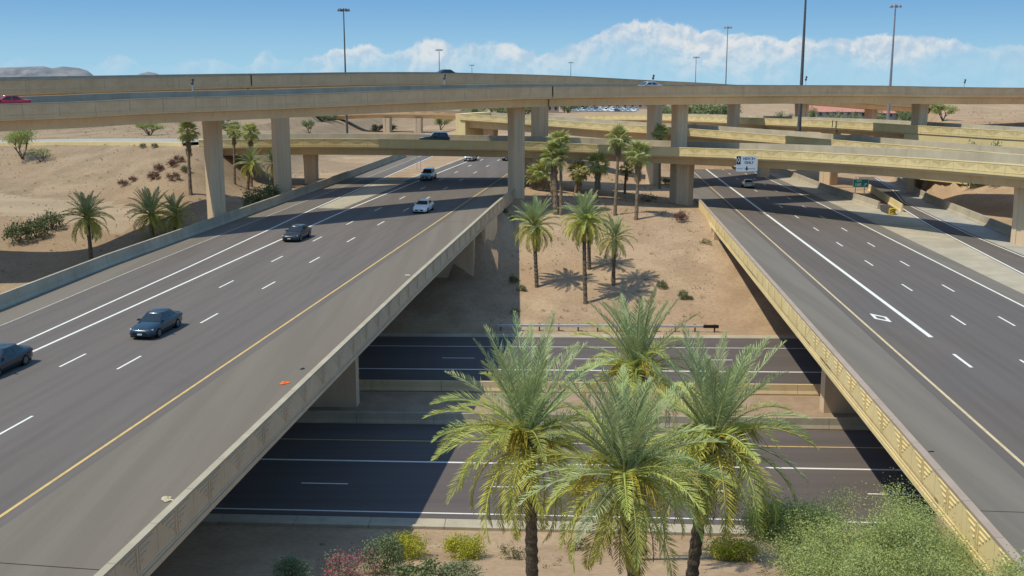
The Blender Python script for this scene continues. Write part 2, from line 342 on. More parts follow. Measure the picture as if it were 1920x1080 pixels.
FQ = np.stack([I, I + 1, I + 1 + nx, I + nx], 1); cen = V[FQ].mean(1); jit = np.sin(cen[:, 0] * .31) * .9 + np.sin(cen[:, 0] * .12 + 1) * 1.2
yfa = np.interp(cen[:, 0], [-140, -90, -67, -48.5], [205, 189, 178, 166]) - 26 + jit
track = (cen[:, 0] < -50) & (cen[:, 0] > -140) & (cen[:, 1] < yfa) & (cen[:, 1] > yfa - 9)
M_DIRTW = mat('left_ground_darker', (0.255, 0.188, 0.120), (0.335, 0.250, 0.164), 0.95, 0.22, 0.34, 2.6, 1.0, 2.0, c3=(0.295, 0.208, 0.138), scale3=0.05, spec=0.1)  # darker version of the ground colour for the left side of the terrain
M_TRACK = mat('packed_dirt_track', (0.33, 0.255, 0.175), (0.385, 0.30, 0.21), 0.95, 0.25, 0.2, 3, 0.5, 3, stretch=(.15, 1.5, 1), spec=0.1)
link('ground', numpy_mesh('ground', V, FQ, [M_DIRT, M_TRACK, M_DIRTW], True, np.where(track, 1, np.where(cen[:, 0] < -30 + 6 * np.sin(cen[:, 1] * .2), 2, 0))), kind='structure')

def const(c): return lambda s: c
def ribbon(name, pl, ta, tb, s0, s1, h, m, parent=None, step=5.0, kind=None):
    n = max(1, int(math.ceil((s1 - s0) / step))); mb = MB(); pa = None
    ta = ta if callable(ta) else const(ta); tb = tb if callable(tb) else const(tb)
    for i in range(n + 1):
        s = s0 + (s1 - s0) * i / n; mb.v += [tuple(pl.pt(s, ta(s), h)), tuple(pl.pt(s, tb(s), h))]
        if i: k = 2 * i; mb.face((k - 2, k - 1, k + 1, k))
    return mb.build(name, m, parent, kind=kind)
def line(name, pl, t, wdt, s0, s1, m, parent, h=0.008):
    t = t if callable(t) else const(t)
    return ribbon(name, pl, lambda s: t(s) - wdt / 2, lambda s: t(s) + wdt / 2, s0, s1, h, m, parent)
def dashes(pl, t, s_first, period, length, s0, s1, m, parent, wdt=0.15):
    t = t if callable(t) else const(t); s = s_first
    while s > s0 + period: s -= period
    while s < s1:
        mb = MB(); a = s - length / 2; b = s + length / 2
        mb.quad(pl.pt(a, t(a) - wdt / 2, .008), pl.pt(a, t(a) + wdt / 2, .008), pl.pt(b, t(b) + wdt / 2, .008), pl.pt(b, t(b) - wdt / 2, .008))
        mb.build('lane_dash', m, parent); s += period

# west carriageway (traffic towards the camera)
L_bb = pw([(-120, -17.0), (12, -17.2), (30, -18.1), (72, -18.4), (101, -18.7), (160, -19.8)])
L_1 = pw([(-120, -13.6), (7, -14.1), (28, -15.0), (58, -15.7), (75, -16.0), (107, -16.1), (160, -17.0)])
L_2 = pw([(-120, -9.4), (1, -9.8), (32, -10.7), (70, -12.3), (99, -13.0), (160, -14.6)])
L_3 = pw([(-120, -7.8), (68, -7.8), (86, -7.3), (106, -6.6), (138, -5.3), (170, -4.0)])
L_d2 = pw([(-120, -4.1), (67, -4.05), (111, -3.4), (150, -3.0)])
L_d1 = pw([(-120, -0.1), (57, -0.35), (110, -0.1), (160, 0.4)])
L_pt = pw([(-120, 15.0), (-29, 13.7), (-4, 12.9), (23, 12.1), (72, 11.2), (170, 11.0)])
LS0, LS1 = -100, 165
roadL = ribbon('west_freeway_lanes', PL, L_2, const(6.6), LS0, LS1, 0, M_ASPH_L, kind='structure')
ribbon('west_freeway_shoulder', PL, const(6.6), lambda s: L_pt(s) + .05, LS0, LS1, 0, M_SHOULD_L, kind='structure')
roadL2 = ribbon('exit_lane', PL, L_1, L_2, LS0, LS1, 0, M_ASPH_L, kind='structure')
ribbon('exit_lane_shoulder', PL, L_bb, L_1, LS0, LS1, 0, M_SHOULD_L, kind='structure')
line('edge_line', PL, L_1, 0.13, LS0, LS1, M_LINE_OLD, roadL2)
line('edge_line', PL, L_2, 0.20, LS0, LS1, M_LINE, roadL2, 0.010)
line('edge_line', PL, L_3, 0.22, LS0, LS1, M_LINE, roadL)
line('yellow_edge_line', PL, 5.9, 0.17, LS0, LS1, M_YEL, roadL)
dashes(PL, L_d1, 0, 12.0, 3.05, LS0, LS1, M_LINE, roadL); dashes(PL, L_d2, 0, 12.0, 3.05, LS0, LS1, M_LINE, roadL)
ribbon('gore_pavement', PL, lambda s: L_2(s) + .35, lambda s: max(L_2(s) + .4, L_3(s) - .9 - 0.01 * (s - 60)), 72, 104, 0.006, M_CONC, kind='structure')
ribbon('gore_ground', PL, lambda s: L_2(s) + .30, lambda s: L_3(s) - 2.7, 104, LS1, 0.03, M_DIRT, kind='structure')
ribbon('gore_gutter', PL, lambda s: L_3(s) - 2.7, lambda s: L_3(s) - 2.0, 104, LS1, 0.035, M_CONC, kind='structure')
for s in (-26.5, 62.5):
    ribbon('deck_joint', PL, L_bb, L_pt, s, s + .05, 0.005, M_DARK, roadL)

# east carriageway (traffic away from the camera)
R_w = pw([(-120, 6.75), (54, 6.8), (86, 6.57), (142, 5.9), (160, 5.6)])
R_gl = pw([(-120, 8.8), (50, 8.8), (86, 8.6), (142, 8.0)])
R_rl = pw([(-120, 9.4), (-60, 9.6), (-30, 10.6), (8, 12.5), (45, 14.9), (98, 20.4), (130, 24.6)])
R_rr = pw([(-120, 14.0), (-40, 15.2), (19, 16.7), (38.5, 17.2), (76, 19.8), (98, 23.9), (130, 28.2)])
R_rb = pw([(-120, 17.0), (-40, 18.5), (30, 20.8), (78, 23.8), (98, 26.4), (130, 30.6)])
RS0, RS1 = -130, 150
roadR = ribbon('east_freeway_lanes', PR, const(-7.7), R_w, RS0, RS1, 0, M_ASPH_R, kind='structure')
ribbon('east_freeway_shoulder', PR, const(-11.85), const(-7.7), RS0, RS1, 0, M_SHOULD_R, kind='structure')
ribbon('east_outer_shoulder', PR, R_w, R_gl, RS0, RS1, 0, M_SHOULD_R, kind='structure')
ribbon('concrete_gore', PR, R_gl, lambda s: R_rl(s) - .1, RS0, 64, 0, M_CONC, kind='structure')
roadR2 = ribbon('exit_ramp_lane', PR, lambda s: R_rl(s) - .1, lambda s: R_rr(s) + .4, RS0, 130, 0, M_ASPH_R, kind='structure')
ribbon('exit_ramp_shoulder', PR, lambda s: R_rr(s) + .4, R_rb, RS0, 130, 0, M_CONCD, kind='structure')
line('edge_line', PR, R_w, 0.19, RS0, RS1, M_LINE, roadR); line('yellow_edge_line', PR, -7.05, 0.17, RS0, RS1, M_YEL2, roadR)
line('carpool_line', PR, -3.6, 0.32, -19.5, RS1, M_LINE, roadR)
dashes(PR, -3.6, -26, 13.55, 3.4, RS0, -22, M_LINE, roadR, .2)
dashes(PR, 0.03, 0, 13.55, 3.3, RS0, RS1, M_LINE, roadR); dashes(PR, 3.43, 0, 13.55, 3.3, RS0, RS1, M_LINE, roadR)
line('edge_line', PR, lambda s: R_rl(s) + .12, 0.2, RS0, 128, M_LINE, roadR2); line('edge_line', PR, R_rr, 0.16, RS0, 128, M_LINE, roadR2)
# carpool-lane marking: an outlined lozenge
mb = MB(); c0 = PR.st(*PR.on(1651, 596)[:2])
def loz(k): return [(-1.55 * k, -.42 * k), (-.35 * k, .52 * k), (1.55 * k, .42 * k), (.35 * k, -.52 * k)]
o1 = [PR.pt(c0[0] - a, c0[1] + b, .009) for a, b in loz(1.0)]; o2 = [PR.pt(c0[0] - a, c0[1] + b, .009) for a, b in loz(.55)]
for i in range(4): j = (i + 1) % 4; mb.quad(o1[i], o1[j], o2[j], o2[i])
mb.build('carpool_mark', M_LINE, roadR)
for s in (45.0, -51.0): ribbon('deck_joint', PR, const(-11.8), R_rb, s, s + .05, 0.005, M_DARK, roadR)
ribbon('gore_gutter_slab', PR, R_gl, const(13.9), 64, 74, 0.0, M_CONC, kind='structure')
ribbon('inner_gutter', PR, R_gl, lambda s: 13.0 - .055 * min(s - 74, 24) - .01 * max(s - 98, 0), 74, 140, 0.0, M_CONC, kind='structure')

# cross street under the bridges
def cs(v, X, z=0.0): return Vector((X, v + X * (-0.055 + (v - 60) * 0.0007), z))
def xrib(name, v0, v1, x0, x1, z, m, parent=None, kind=None, step=12):
    mb = MB(); n = max(1, int((x1 - x0) / step))
    for i in range(n + 1):
        X = x0 + (x1 - x0) * i / n; mb.v += [tuple(cs(v0, X, z)), tuple(cs(v1, X, z))]
        if i: k = 2 * i; mb.face((k - 2, k, k + 1, k - 1))
    return mb.build(name, m, parent, kind=kind)
XA, XB = -150, 150
crossN = xrib('cross_street_near_lanes', 60.25, 78.0, XA, XB, 0.02, M_ASPH_X, kind='structure')
crossF = xrib('cross_street_far_lanes', 88.3, 106.8, XA, XB, 0.02, M_ASPH_X, kind='structure')
for v, wd, m, par in ((61.1, .15, M_LINE, crossN), (69.95, .24, M_LINE, crossN), (74.3, .16, M_YEL, crossN), (89.2, .16, M_YEL, crossF), (90.3, .14, M_YEL2, crossF), (94.2, .26, M_LINE, crossF), (102.8, .15, M_LINE, crossF)):
    xrib('edge_line', v - wd / 2, v + wd / 2, XA, XB, 0.028, m, par)
for v, xf, par in ((65.6, -12.3, crossN), (98.25, -5.1, crossF)):
    X = xf - 12.2 * 8
    while X < 110:
        xrib('lane_dash', v - .08, v + .08, X - 1.55, X + 1.55, 0.028, M_LINE, par); X += 12.2
# gutter slabs and kerb, piece by piece, on the near side
gut = tag(empty('gutter', (0, 59, 0)), 'pale concrete gutter with slab joints along the near edge of the cross street', 'gutter')
X = -58.0
while X < 58:
    mb = MB(); a, b = X + .02, X + 4.48
    q = [cs(59.05, a, .03), cs(59.05, b, .03), cs(60.25, b, .03), cs(60.25, a, .03)]
    p = [cs(58.75, a, .16), cs(58.75, b, .16), cs(59.05, b, .16), cs(59.05, a, .16)]
    mb.hexa([u - Vector((0, 59, .22)) for u in q] + [u - Vector((0, 59, 0)) for u in q]); mb.hexa([u - Vector((0, 59, .36)) for u in p] + [u - Vector((0, 59, 0)) for u in p])
    mb.build('gutter_slab', M_CONC, gut); X += 4.5
xrib('far_gutter', 106.8, 108.2, XA, XB, 0.03, M_CONC, kind='structure')
xrib('median_ground', 79.2, 86.4, XA, XB, 0.12, M_GRAVEL, kind='structure')

def barrier_profile(h, half=0.30): return [(-half, 0), (-half, .08), (-half * .6, .33), (-half * .37, h), (half * .37, h), (half * .6, .33), (half, .08), (half, 0)]
def barrier(name, ptf, u0, u1, h, m, label, seg=6.0, cat='barrier', half=0.30, part='barrier_segment'):
    """ptf(u, lateral, height) -> point; one child per cast segment"""
    c = ptf((u0 + u1) / 2, 0, 0); root = empty(name, c, 0, label, cat); u = u0; pr = barrier_profile(h, half)
    while u < u1 - .5:
        e = min(u + seg, u1); mb = MB()
        mb.rings([[ptf(x, a, b) - c for a, b in pr] for x in (u + .015, e - .015)]); mb.build(part, m, root); u = e
    return root
barrier('median_barrier', lambda X, a, b: cs(78.45, X, .02) + Vector((0, a, b)), -60, 60, .85, M_CONC, 'low grey concrete barrier on the near side of the cross street median')
barrier('median_barrier', lambda X, a, b: cs(87.4, X, .02) + Vector((0, a, b)), -60, 60, .85, M_TANG, 'low tan concrete barrier on the far side of the cross street median')
barrier('roadside_barrier', lambda s, a, b: PL.pt(s, L_bb(s) - .25 + a, b), -60, 150, 1.12, M_CONC, 'long grey concrete barrier along the left edge of the left freeway', 6.0)
barrier('roadside_barrier', lambda s, a, b: PR.pt(s, R_rb(s) + .3 + a, b), -60, 126, 1.15, M_CONC, 'pale concrete barrier along the far right edge of the exit ramp', 6.0)
barrier('gore_barrier', lambda s, a, b: PR.pt(s, (13.7 - .062 * min(max(s - 68, 0), 30) - .01 * max(s - 98, 0)) + a, b), 66, 142, 1.1, M_CONC, 'pale concrete barrier between the right freeway and its exit ramp', 6.0)
barrier('ramp_barrier', lambda s, a, b: PR.pt(s, R_rl(s) - .75 + a, b), 62, 97, 1.1, M_TAN, 'tan concrete barrier along the left side of the exit ramp', 3.2, half=.22)

# ---------------------------------------------------------------- parapet panels
def panel_mesh(name, L, h_top, h_bot, m_face, m_cope, relief=0.035, cope=0.10, thick=0.36):
    mb = MB(); z1 = h_top - cope; a, b = 0.012, L - 0.012
    mb.box(a, b, -thick, 0, -h_bot, z1)
    mb.cur = 1; mb.box(a, b, -thick - .01, .04, z1, h_top); mb.cur = 0
    mb.box(a, b, 0, .07, -h_bot, -h_bot + .22); mb.box(a, b, 0, .035, -h_bot + .30, -h_bot + .37)
    zt = z1 - .10; zb = -h_bot + .50; c = L / 2; w2 = L * .37; n = 4
    for sgn in (-1, 1):
        for i in range(n):
            z = zt - (zt - zb) * i / (n + .6); wd = w2 * (1 - i / (n + .4)); x0, x1 = c + sgn * (.19 + .02 * i), c + sgn * wd
            if abs(x1 - c) > .24: mb.box(min(x0, x1), max(x0, x1), 0, relief, z - .055, z)
        x = c + sgn * .12; mb.box(x - .035, x + .035, 0, relief, zb, zt)
    return mb.mesh(name, [m_face, m_cope])
def place_panel(me, a, b, L, out, parent, inv):
    """panel from point a to b (parapet base line); out = horizontal outward direction"""
    d = b - a; xh = d.normalized(); y = (out - xh * out.dot(xh)).normalized(); z = xh.cross(y); x = d / L
    if z.z < 0: z = -z
    M = Matrix(((x.x, y.x, z.x, a.x), (x.y, y.y, z.y, a.y), (x.z, y.z, z.z, a.z), (0, 0, 0, 1)))
    return link('parapet_panel', me, parent, matrix=inv @ M)

def sweep(sections, name, m, parent, c, closed=True):
    mb = MB(); mb.rings([[q - c for q in s] for s in sections], closed, closed); return mb.build(name, m, parent)
def freeway_bridge(name, label, pl, tin, side, s0, s1, sgird0, sgird1, tother, m_face, m_cope, m_gird, pier_pts):
    """side=+1: parapet at the high-t edge, -1: at the low-t edge"""
    c = pl.pt((s0 + s1) / 2, tin((s0 + s1) / 2), 0); root = empty(name, c, 0, label, 'bridge'); inv = Matrix.Translation(-c)
    L = 3.4; me = panel_mesh('parapet_panel', L, 1.1, 0.55, m_face, m_cope, 0.042, .10, .28); n = int((s1 - s0) / L)
    for i in range(n):
        a_, b_ = s0 + i * L, s0 + (i + 1) * L
        fa = lambda s: pl.pt(s, tin(s) + side * .30, 0)
        A, B = fa(a_), fa(b_)
        out = Vector((pl.e.y, -pl.e.x, 0)) * side
        if side < 0: place_panel(me, A, B, L, out, root, inv)
        else: place_panel(me, B, A, L, out, root, inv)
    secs = []; sec2 = []
    for i in range(int((sgird1 - sgird0) / 6) + 1):
        s = sgird0 + i * 6; t1 = tin(s); t2 = tother(s); k = side
        secs.append([pl.pt(s, t1 + k * .3, -.02), pl.pt(s, t1 + k * .3, -.40), pl.pt(s, t1 - k * 1.1, -.62), pl.pt(s, t2, -.62), pl.pt(s, t2, -.02)])
        sec2.append([pl.pt(s, t1 - k * 1.1, -.625), pl.pt(s, t1 - k * 1.3, -1.75), pl.pt(s, t2 + k * 1.0, -1.75), pl.pt(s, t2 + k * .8, -.625)])
    sweep(secs, 'deck_slab', m_gird, root, c); sweep(sec2, 'girder', m_gird, root, c)
    for (kind, pa, pb, th, ztop) in pier_pts:
        d = (pb - pa); d.z = 0; nrm = Vector((-d.y, d.x, 0)).normalized() * th / 2; mb = MB()
        lo = [pa - nrm, pb - nrm, pb + nrm, pa + nrm]; zt = [ztop(q) for q in lo]
        mb.hexa([q - c for q in lo] + [Vector((q.x, q.y, z)) - c for q, z in zip(lo, zt)]); mb.build(kind, M_COLUMN, root)
    return root
def zunder(pl, drop): return lambda q: pl.o.z + pl.g * pl.st(q.x, q.y)[0] - drop
def xpier(v, Xa, Xb, z0): return cs(v, Xa, z0), cs(v, Xb, z0)
pw_ = onz(668, 770, 0); pe_ = onz(1545, 783, 0)
pa, pb = xpier(82.6, pw_.x, pw_.x - 25, .05); pc, pd = xpier(82.6, pe_.x + .2, pe_.x + 27, .05)
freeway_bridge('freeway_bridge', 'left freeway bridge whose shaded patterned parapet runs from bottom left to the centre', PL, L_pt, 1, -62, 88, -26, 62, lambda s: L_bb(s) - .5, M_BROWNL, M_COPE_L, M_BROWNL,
    [('pier', pa, pb, 1.3, zunder(PL, 1.7)), ('abutment', PL.pt(61.2, 10.6, -7.2), PL.pt(61.2, -18.6, -7.2), 1.4, zunder(PL, .6)), ('abutment', PL.pt(-26, 12.6, -6), PL.pt(-26, -17.5, -6), 1.4, zunder(PL, .6)),
     ('wing_wall', PL.pt(61.9, L_pt(62) + .1, -5), PL.pt(72, L_pt(72) + .1, -3), .5, zunder(PL, .5))])
freeway_bridge('freeway_bridge', 'right freeway bridge with the sunlit tan patterned parapet', PR, const(-11.8), -1, -80, 68, -50, 45, lambda s: R_rb(s) + .5, M_TAN, M_COPE_R, M_TANG,
    [('pier', pc, pd, 1.3, zunder(PR, 1.7)), ('abutment', PR.pt(44.6, -11.95, -7.2), PR.pt(44.6, 22, -7.2), 1.4, zunder(PR, .6)), ('abutment', PR.pt(-50.5, -11.2, -6), PR.pt(-50.5, 18, -6), 1.4, zunder(PR, .6)),
     ('wing_wall', PR.pt(45.3, -11.95, -5), PR.pt(60, -11.95, -2), .5, zunder(PR, .5))])

# ---------------------------------------------------------------- curved ramp bridges
def catmull(pts, step):
    out = []; n = len(pts)
    for i in range(n - 1):
        p0 = pts[max(0, i - 1)]; p1 = pts[i]; p2 = pts[i + 1]; p3 = pts[min(n - 1, i + 2)]
        for k in range(16):
            t = k / 16; out.append(0.5 * ((2 * p1) + (p2 - p0) * t + (2 * p0 - 5 * p1 + 4 * p2 - p3) * t * t + (3 * p1 - p0 - 3 * p2 + p3) * t ** 3))
    out.append(pts[-1]); res = [out[0]]; acc = 0.0
    for a, b in zip(out, out[1:]):
        seg = (b - a).length; pos = 0.0
        while acc + (seg - pos) >= step:
            pos += step - acc; acc = 0.0; res.append(a + (b - a) * (pos / seg))
        acc += seg - pos
    return res
class Ramp:
    pass
def ramp_bridge(name, label, tab, W, H, hp, m_face, m_cope, m_gird, m_road, L=3.6, bank=0.0, ext=(0, 0), cols=(), col_w=1.9, col_d=1.9, relief=.035, joints=(), rear=None):
    pts = [P(*q) for q in tab]
    if ext[0]: d = (pts[0] - pts[1]).normalized(); d.z *= .5; pts = [pts[0] + d * ext[0]] + pts
    if ext[1]: d = (pts[-1] - pts[-2]).normalized(); d.z *= .5; pts = pts + [pts[-1] + d * ext[1]]
    st = catmull(pts, L); c = Vector((st[len(st) // 2].x, st[len(st) // 2].y, st[len(st) // 2].z - 6)); root = empty(name, c, 0, label, 'bridge'); inv = Matrix.Translation(-c)
    me = panel_mesh('parapet_panel', L, 1.0, hp - 1.0, m_face, m_cope, relief, .09, .34)
    nr = []
    for i in range(len(st)):
        d = st[min(i + 1, len(st) - 1)] - st[max(i - 1, 0)]; d.z = 0; d.normalize(); nr.append(Vector((d.y, -d.x, 0)))   # towards the camera side
    for i in range(len(st) - 1):
        a = st[i] - Vector((0, 0, 1)); b = st[i + 1] - Vector((0, 0, 1)); place_panel(me, a, b, L, nr[i], root, inv)
    bk = bank if callable(bank) else (lambda f: bank)
    def q(i, back, dz): return st[i] - nr[i] * back + Vector((0, 0, dz + bk(i / (len(st) - 1)) * back))
    N = range(len(st))
    sweep([[q(i, .02, -hp + .02), q(i, .05, -hp - .22), q(i, 1.25, -hp - .42), q(i, W - 1.25, -hp - .42), q(i, W - .05, -hp - .22), q(i, W - .02, -1.03), q(i, .3, -1.03)] for i in N], 'deck_slab', m_gird, root, c)
    sweep([[q(i, 1.15, -hp - .40), q(i, 1.45, -H), q(i, W - 1.45, -H), q(i, W - 1.15, -hp - .40)] for i in N], 'box_girder', m_gird, root, c)
    sweep([[q(i, W - .36, -1.0), q(i, W - .30, 0), q(i, W - .02, 0), q(i, W, -1.0)] for i in N], 'rear_parapet', rear or M_CONC, root, c)
    sweep([[q(i, .36, -1.0), q(i, W - .36, -1.0)] for i in N], 'roadway', m_road, root, c, False)
    R = Ramp(); R.st = st; R.nr = nr; R.W = W; R.root = root; R.q = q
    def idx(px):      # station whose picture column is px
        best = min(range(len(st)), key=lambda i: abs((st[i].x / (FWD.dot(st[i] - CAM)) * F + 960) - px)); return best
    R.idx = idx
    for px in joints:
        i = idx(px); a = st[i]; n = nr[i]; d = Vector((-n.y, n.x, 0)); mb = MB()
        pts8 = [a + d * x + n * y + Vector((0, 0, z)) - c for z in (-hp - .05, .02) for x, y in ((-.06, -.4), (.06, -.4), (.06, .085), (-.06, .085))]
        mb.hexa(pts8); mb.build('expansion_joint', M_DARK, root)
        mb = MB(); mb.box(-.06, .06, -.05, .05, 0, H - hp - .1); mb.build('drain_pipe', M_DARK, root, matrix=inv @ Matrix.Translation(a - n * 1.0 - Vector((0, 0, H))))
    for cdef in cols:
        px, zb = cdef[0], cdef[1]; cw = cdef[2] if len(cdef) > 2 else col_w; off = cdef[3] if len(cdef) > 3 else W / 2 - .6
        # column axis on the girder's centre line at picture column px
        def qf(f, dz):
            i = min(int(f), len(st) - 2); return q(i, off, dz).lerp(q(i + 1, off, dz), f - i)
        def pcol(f):
            v = qf(f, -6); return v.x / FWD.dot(v - CAM) * F + 960
        best = min([k * .05 for k in range(0, (len(st) - 1) * 20)], key=lambda f: abs(pcol(f) - px))
        p = qf(best, -H); base = zb if zb is not None else ground(p.x, p.y) - .3; n = nr[int(best)]; d = Vector((-n.y, n.x, 0)); hw = cw / 2; hd = col_d / 2; ch = .16
        ring = [(-hw + ch, -hd), (-.32, -hd), (-.26, -hd + .09), (.26, -hd + .09), (.32, -hd), (hw - ch, -hd), (hw, -hd + ch), (hw, hd - ch), (hw - ch, hd), (-hw + ch, hd), (-hw, hd - ch), (-hw, -hd + ch)]
        mb = MB(); zs = [(base, 1.0), (p.z - 4.2, 1.0), (p.z - 1.6, 1.02), (p.z + .05, 1.10)]
        mb.rings([[Vector((p.x, p.y, z)) + d * (x * f) - n * (y * (1.0 if f == 1 else f)) - c for x, y in ring] for z, f in zs if z >= base]); mb.build('column', M_COLUMN, root)
    return R

T_F1 = [(0, 195, 104), (280, 184.5, 113.5), (560, 176.5, 124), (800, 168, 134.5), (1032, 162, 146), (1300, 160, 155), (1600, 160, 166), (1920, 164.5, 182)]
T_F2 = [(-620, 168, 119), (-300, 158, 112.5), (0, 150, 116), (240, 145, 130), (480, 140.5, 144), (720, 137, 153), (900, 137.5, 160), (1060, 142, 171), (1230, 151, 187), (1357, 157.5, 203), (1480, 167, 221), (1600, 178, 238), (1750, 190, 258)]
T_A = [(372, 262.5, 165), (620, 260, 163.5), (900, 264, 163), (1030, 267, 162.5), (1160, 272.5, 160), (1280, 276.5, 154.5), (1440, 281.5, 143.5), (1600, 289, 132), (1750, 298, 122), (1920, 310, 112)]
T_B = [(862, 213, 231), (900, 215.5, 228), (1026, 224, 218), (1150, 233, 206), (1255, 238.5, 195), (1440, 252, 177), (1600, 265, 161), (1750, 276.5, 149), (1920, 290, 138)]
T_C = [(1075, 220, 300), (1110, 216, 292), (1218, 215, 266), (1320, 217.5, 237), (1420, 221, 214), (1560, 226, 191), (1700, 234, 174), (1800, 239.5, 165), (1920, 246, 157)]
F1 = ramp_bridge('flyover', 'nearest high flyover with shaded tan girder crossing the whole view', T_F1, 10.0, 2.8, 1.42, M_BROWN, M_COPE_L, M_BROWNG, M_ASPH_X, bank=lambda f: .055 * (1 - smooth(.30, .62, f)) - .005, ext=(70, 90), cols=[(400, None, 1.7, 7.6), (969, None, 1.8), (1273, None, 1.85), (1723, None, 2.0), (120 - 420, None)], relief=.03, joints=(1032,))
F2 = ramp_bridge('flyover', 'second high flyover behind the nearest one, curving down to the right', T_F2, 10.0, 2.75, 1.42, M_BROWN, M_COPE_L, M_BROWNG, M_ASPH_X, bank=.02, ext=(40, 60), cols=[(525, None, 2.1), (1012, None, 2.4), (1228, None, 2.4), (1375, 12, 2.0), (1502, 12, 2.6), (1632, 12, 2.4)], relief=.03, joints=(480,))
RA = ramp_bridge('ramp_bridge', 'sunlit tan ramp bridge with patterned parapet crossing above both freeways', T_A, 9.8, 2.6, 1.25, M_TAN, M_TAN, M_TANG, M_CONC, L=3.3, bank=.035, ext=(0, 80), cols=[(583, None, 1.9), (986, None, 1.9), (1283, None, 2.1), (1922, None, 2.0)], relief=.028)
RB = ramp_bridge('ramp_bridge', 'second tan ramp bridge directly behind the lower one', T_B, 10.0, 3.0, 1.30, M_TAN, M_TAN, M_TANG, M_CONC, bank=.01, ext=(0, 60), cols=[(920, None, 2.6), (1283, None, 2.0)], relief=.028)
RC = ramp_bridge('ramp_bridge', 'farthest tan ramp bridge ending in a retaining wall at right', T_C, 10.0, 2.3, 1.30, M_TAN, M_TAN, M_TANG, M_CONC, bank=.01, ext=(15, 60), cols=[(1148, None, 2.0, 1.2), (1204, None, 2.0, 1.2), (1300, None, 2.0, 1.2), (1433, None, 2.0, 1.2), (1556, None, 3.3, 4)], relief=.028, joints=(1565,))

# abutments, approach road, retaining walls
def wallbox(name, a, b, z0, zt_a, zt_b, th, m, parent=None, **kw):
    d = b - a; d.z = 0; n = Vector((-d.y, d.x, 0)).normalized() * th / 2; c = parent.location if parent else Vector((0, 0, 0)); mb = MB()
    lo = [Vector((q.x, q.y, z0)) - c for q in (a - n, b - n, b + n, a + n)]
    hi = [Vector((q.x, q.y, z)) - c for q, z in ((a - n, zt_a), (b - n, zt_b), (b + n, zt_b), (a + n, zt_a))]
    mb.hexa(lo + hi); return mb.build(name, m, parent, **kw)
a = RA.q(0, .6, 0); b = RA.q(0, 9.2, 0); wallbox('abutment', a, b, 9.0, a.z - 1.0, b.z - 1.0, 1.6, M_TANG, RA.root)
a = RB.q(0, .2, 0); b = RB.q(0, 9.8, 0); wallbox('abutment', a, b, 10.0, a.z - .02, b.z - .02, 2.6, M_TAN, RB.root)
a = RB.q(1, -.02, 0); b = RB.q(4, -.02, 0)
i0 = RC.idx(1683)
secs = []
for i in range(i0, len(RC.st)): secs.append([RC.q(i, .06, -1.34), RC.q(i, .06, -8.6), RC.q(i, 2.5, -8.6), RC.q(i, 2.5, -1.34)])
sweep(secs, 'retaining_wall', M_TAN, RC.root, RC.root.location)
# approach of the lower ramp on its embankment (left)
ap = [P(-620, 290, 200), P(-300, 271, 202), P(0, 263, 188), P(200, 261.5, 177), P(372, 262.5, 165)]
ap = catmull([q - Vector((0, 0, 1.0)) for q in ap], 4.0); mb = MB(); m2 = MB(); m3 = MB()
nn = []
for i in range(len(ap)):
    d = ap[min(i + 1, len(ap) - 1)] - ap[max(i - 1, 0)]; d.z = 0; d.normalize(); nn.append(Vector((d.y, -d.x, 0)))
for m_, a_, b_, dz in ((mb, -.3, 11.5, .62), (m2, -.9, -.3, .62), (m3, .2, .45, .626)):
    for i in range(len(ap)):
        m_.v += [tuple(ap[i] - nn[i] * a_ + Vector((0, 0, dz))), tuple(ap[i] - nn[i] * b_ + Vector((0, 0, dz)))]
        if i: k = 2 * i; m_.face((k - 2, k, k + 1, k - 1))
appr = mb.build('ramp_approach_road', M_CONCD, kind='structure'); m3.build('edge_line', M_LINE, appr)
m4 = MB()
for i in range(len(ap)):
    m4.v += [tuple(ap[i] + nn[i] * .9 + Vector((0, 0, .62))), tuple(ap[i] + nn[i] * 1.0 + Vector((0, 0, -2.2)))]
    if i: k = 2 * i; m4.face((k - 2, k - 1, k + 1, k))
m2.build('ramp_approach_kerb', M_TAN, kind='structure'); m4.build('ramp_approach_edge_wall', M_TAN, kind='structure')

# ---------------------------------------------------------------- vegetation
def frond_mesh(name, L, droop, n, m, lw=.045, ll=.62, twist=0.0, seed=0):
    """feather leaf growing along +X from the origin, drooping by 'droop' radians in all"""
    rnd = random.Random(seed); mb = MB(); N = 12; pts = [Vector((0, 0, 0))]; ang = 0.0
    for i in range(N):
        ang = -droop * ((i + 1) / N) ** 1.35; pts.append(pts[-1] + Vector((math.cos(ang), 0, math.sin(ang))) * (L / N))
    mb.tube(pts, [.045 * (1 - .85 * i / N) + .006 for i in range(N + 1)], 4, False)
    for k in range(n):
        u = .14 + .86 * (k + .5) / n; f = u * N; i = min(N - 1, int(f)); p = pts[i].lerp(pts[i + 1], f - i); d = (pts[i + 1] - pts[i]).normalized(); up = Vector((-d.z, 0, d.x))
        prof = ll * (math.sin(math.pi * min(1, u * .82 + .16)) ** .6) * (1.0 if u < .9 else .85)
        for sg in (-1, 1):
            fw = .62 + .5 * u + rnd.uniform(-.25, .25); side = Vector((0, sg, 0)); dirn = (d * fw + side * (1.0 - .35 * u) + up * (.38 + rnd.uniform(-.22, .22))).normalized()
            ln = prof * rnd.uniform(.82, 1.1); tip = p + dirn * ln + Vector((0, 0, -.10 * ln)); mid = p + dirn * ln * .45
            wv = dirn.cross(up).normalized() * lw * .5 + up * rnd.uniform(-.012, .012)
            b = len(mb.v); mb.v += [tuple(p), tuple(mid + wv), tuple(tip), tuple(mid - wv)]; mb.face((b, b + 1, b + 2, b + 3))
    return mb.mesh(name, m)
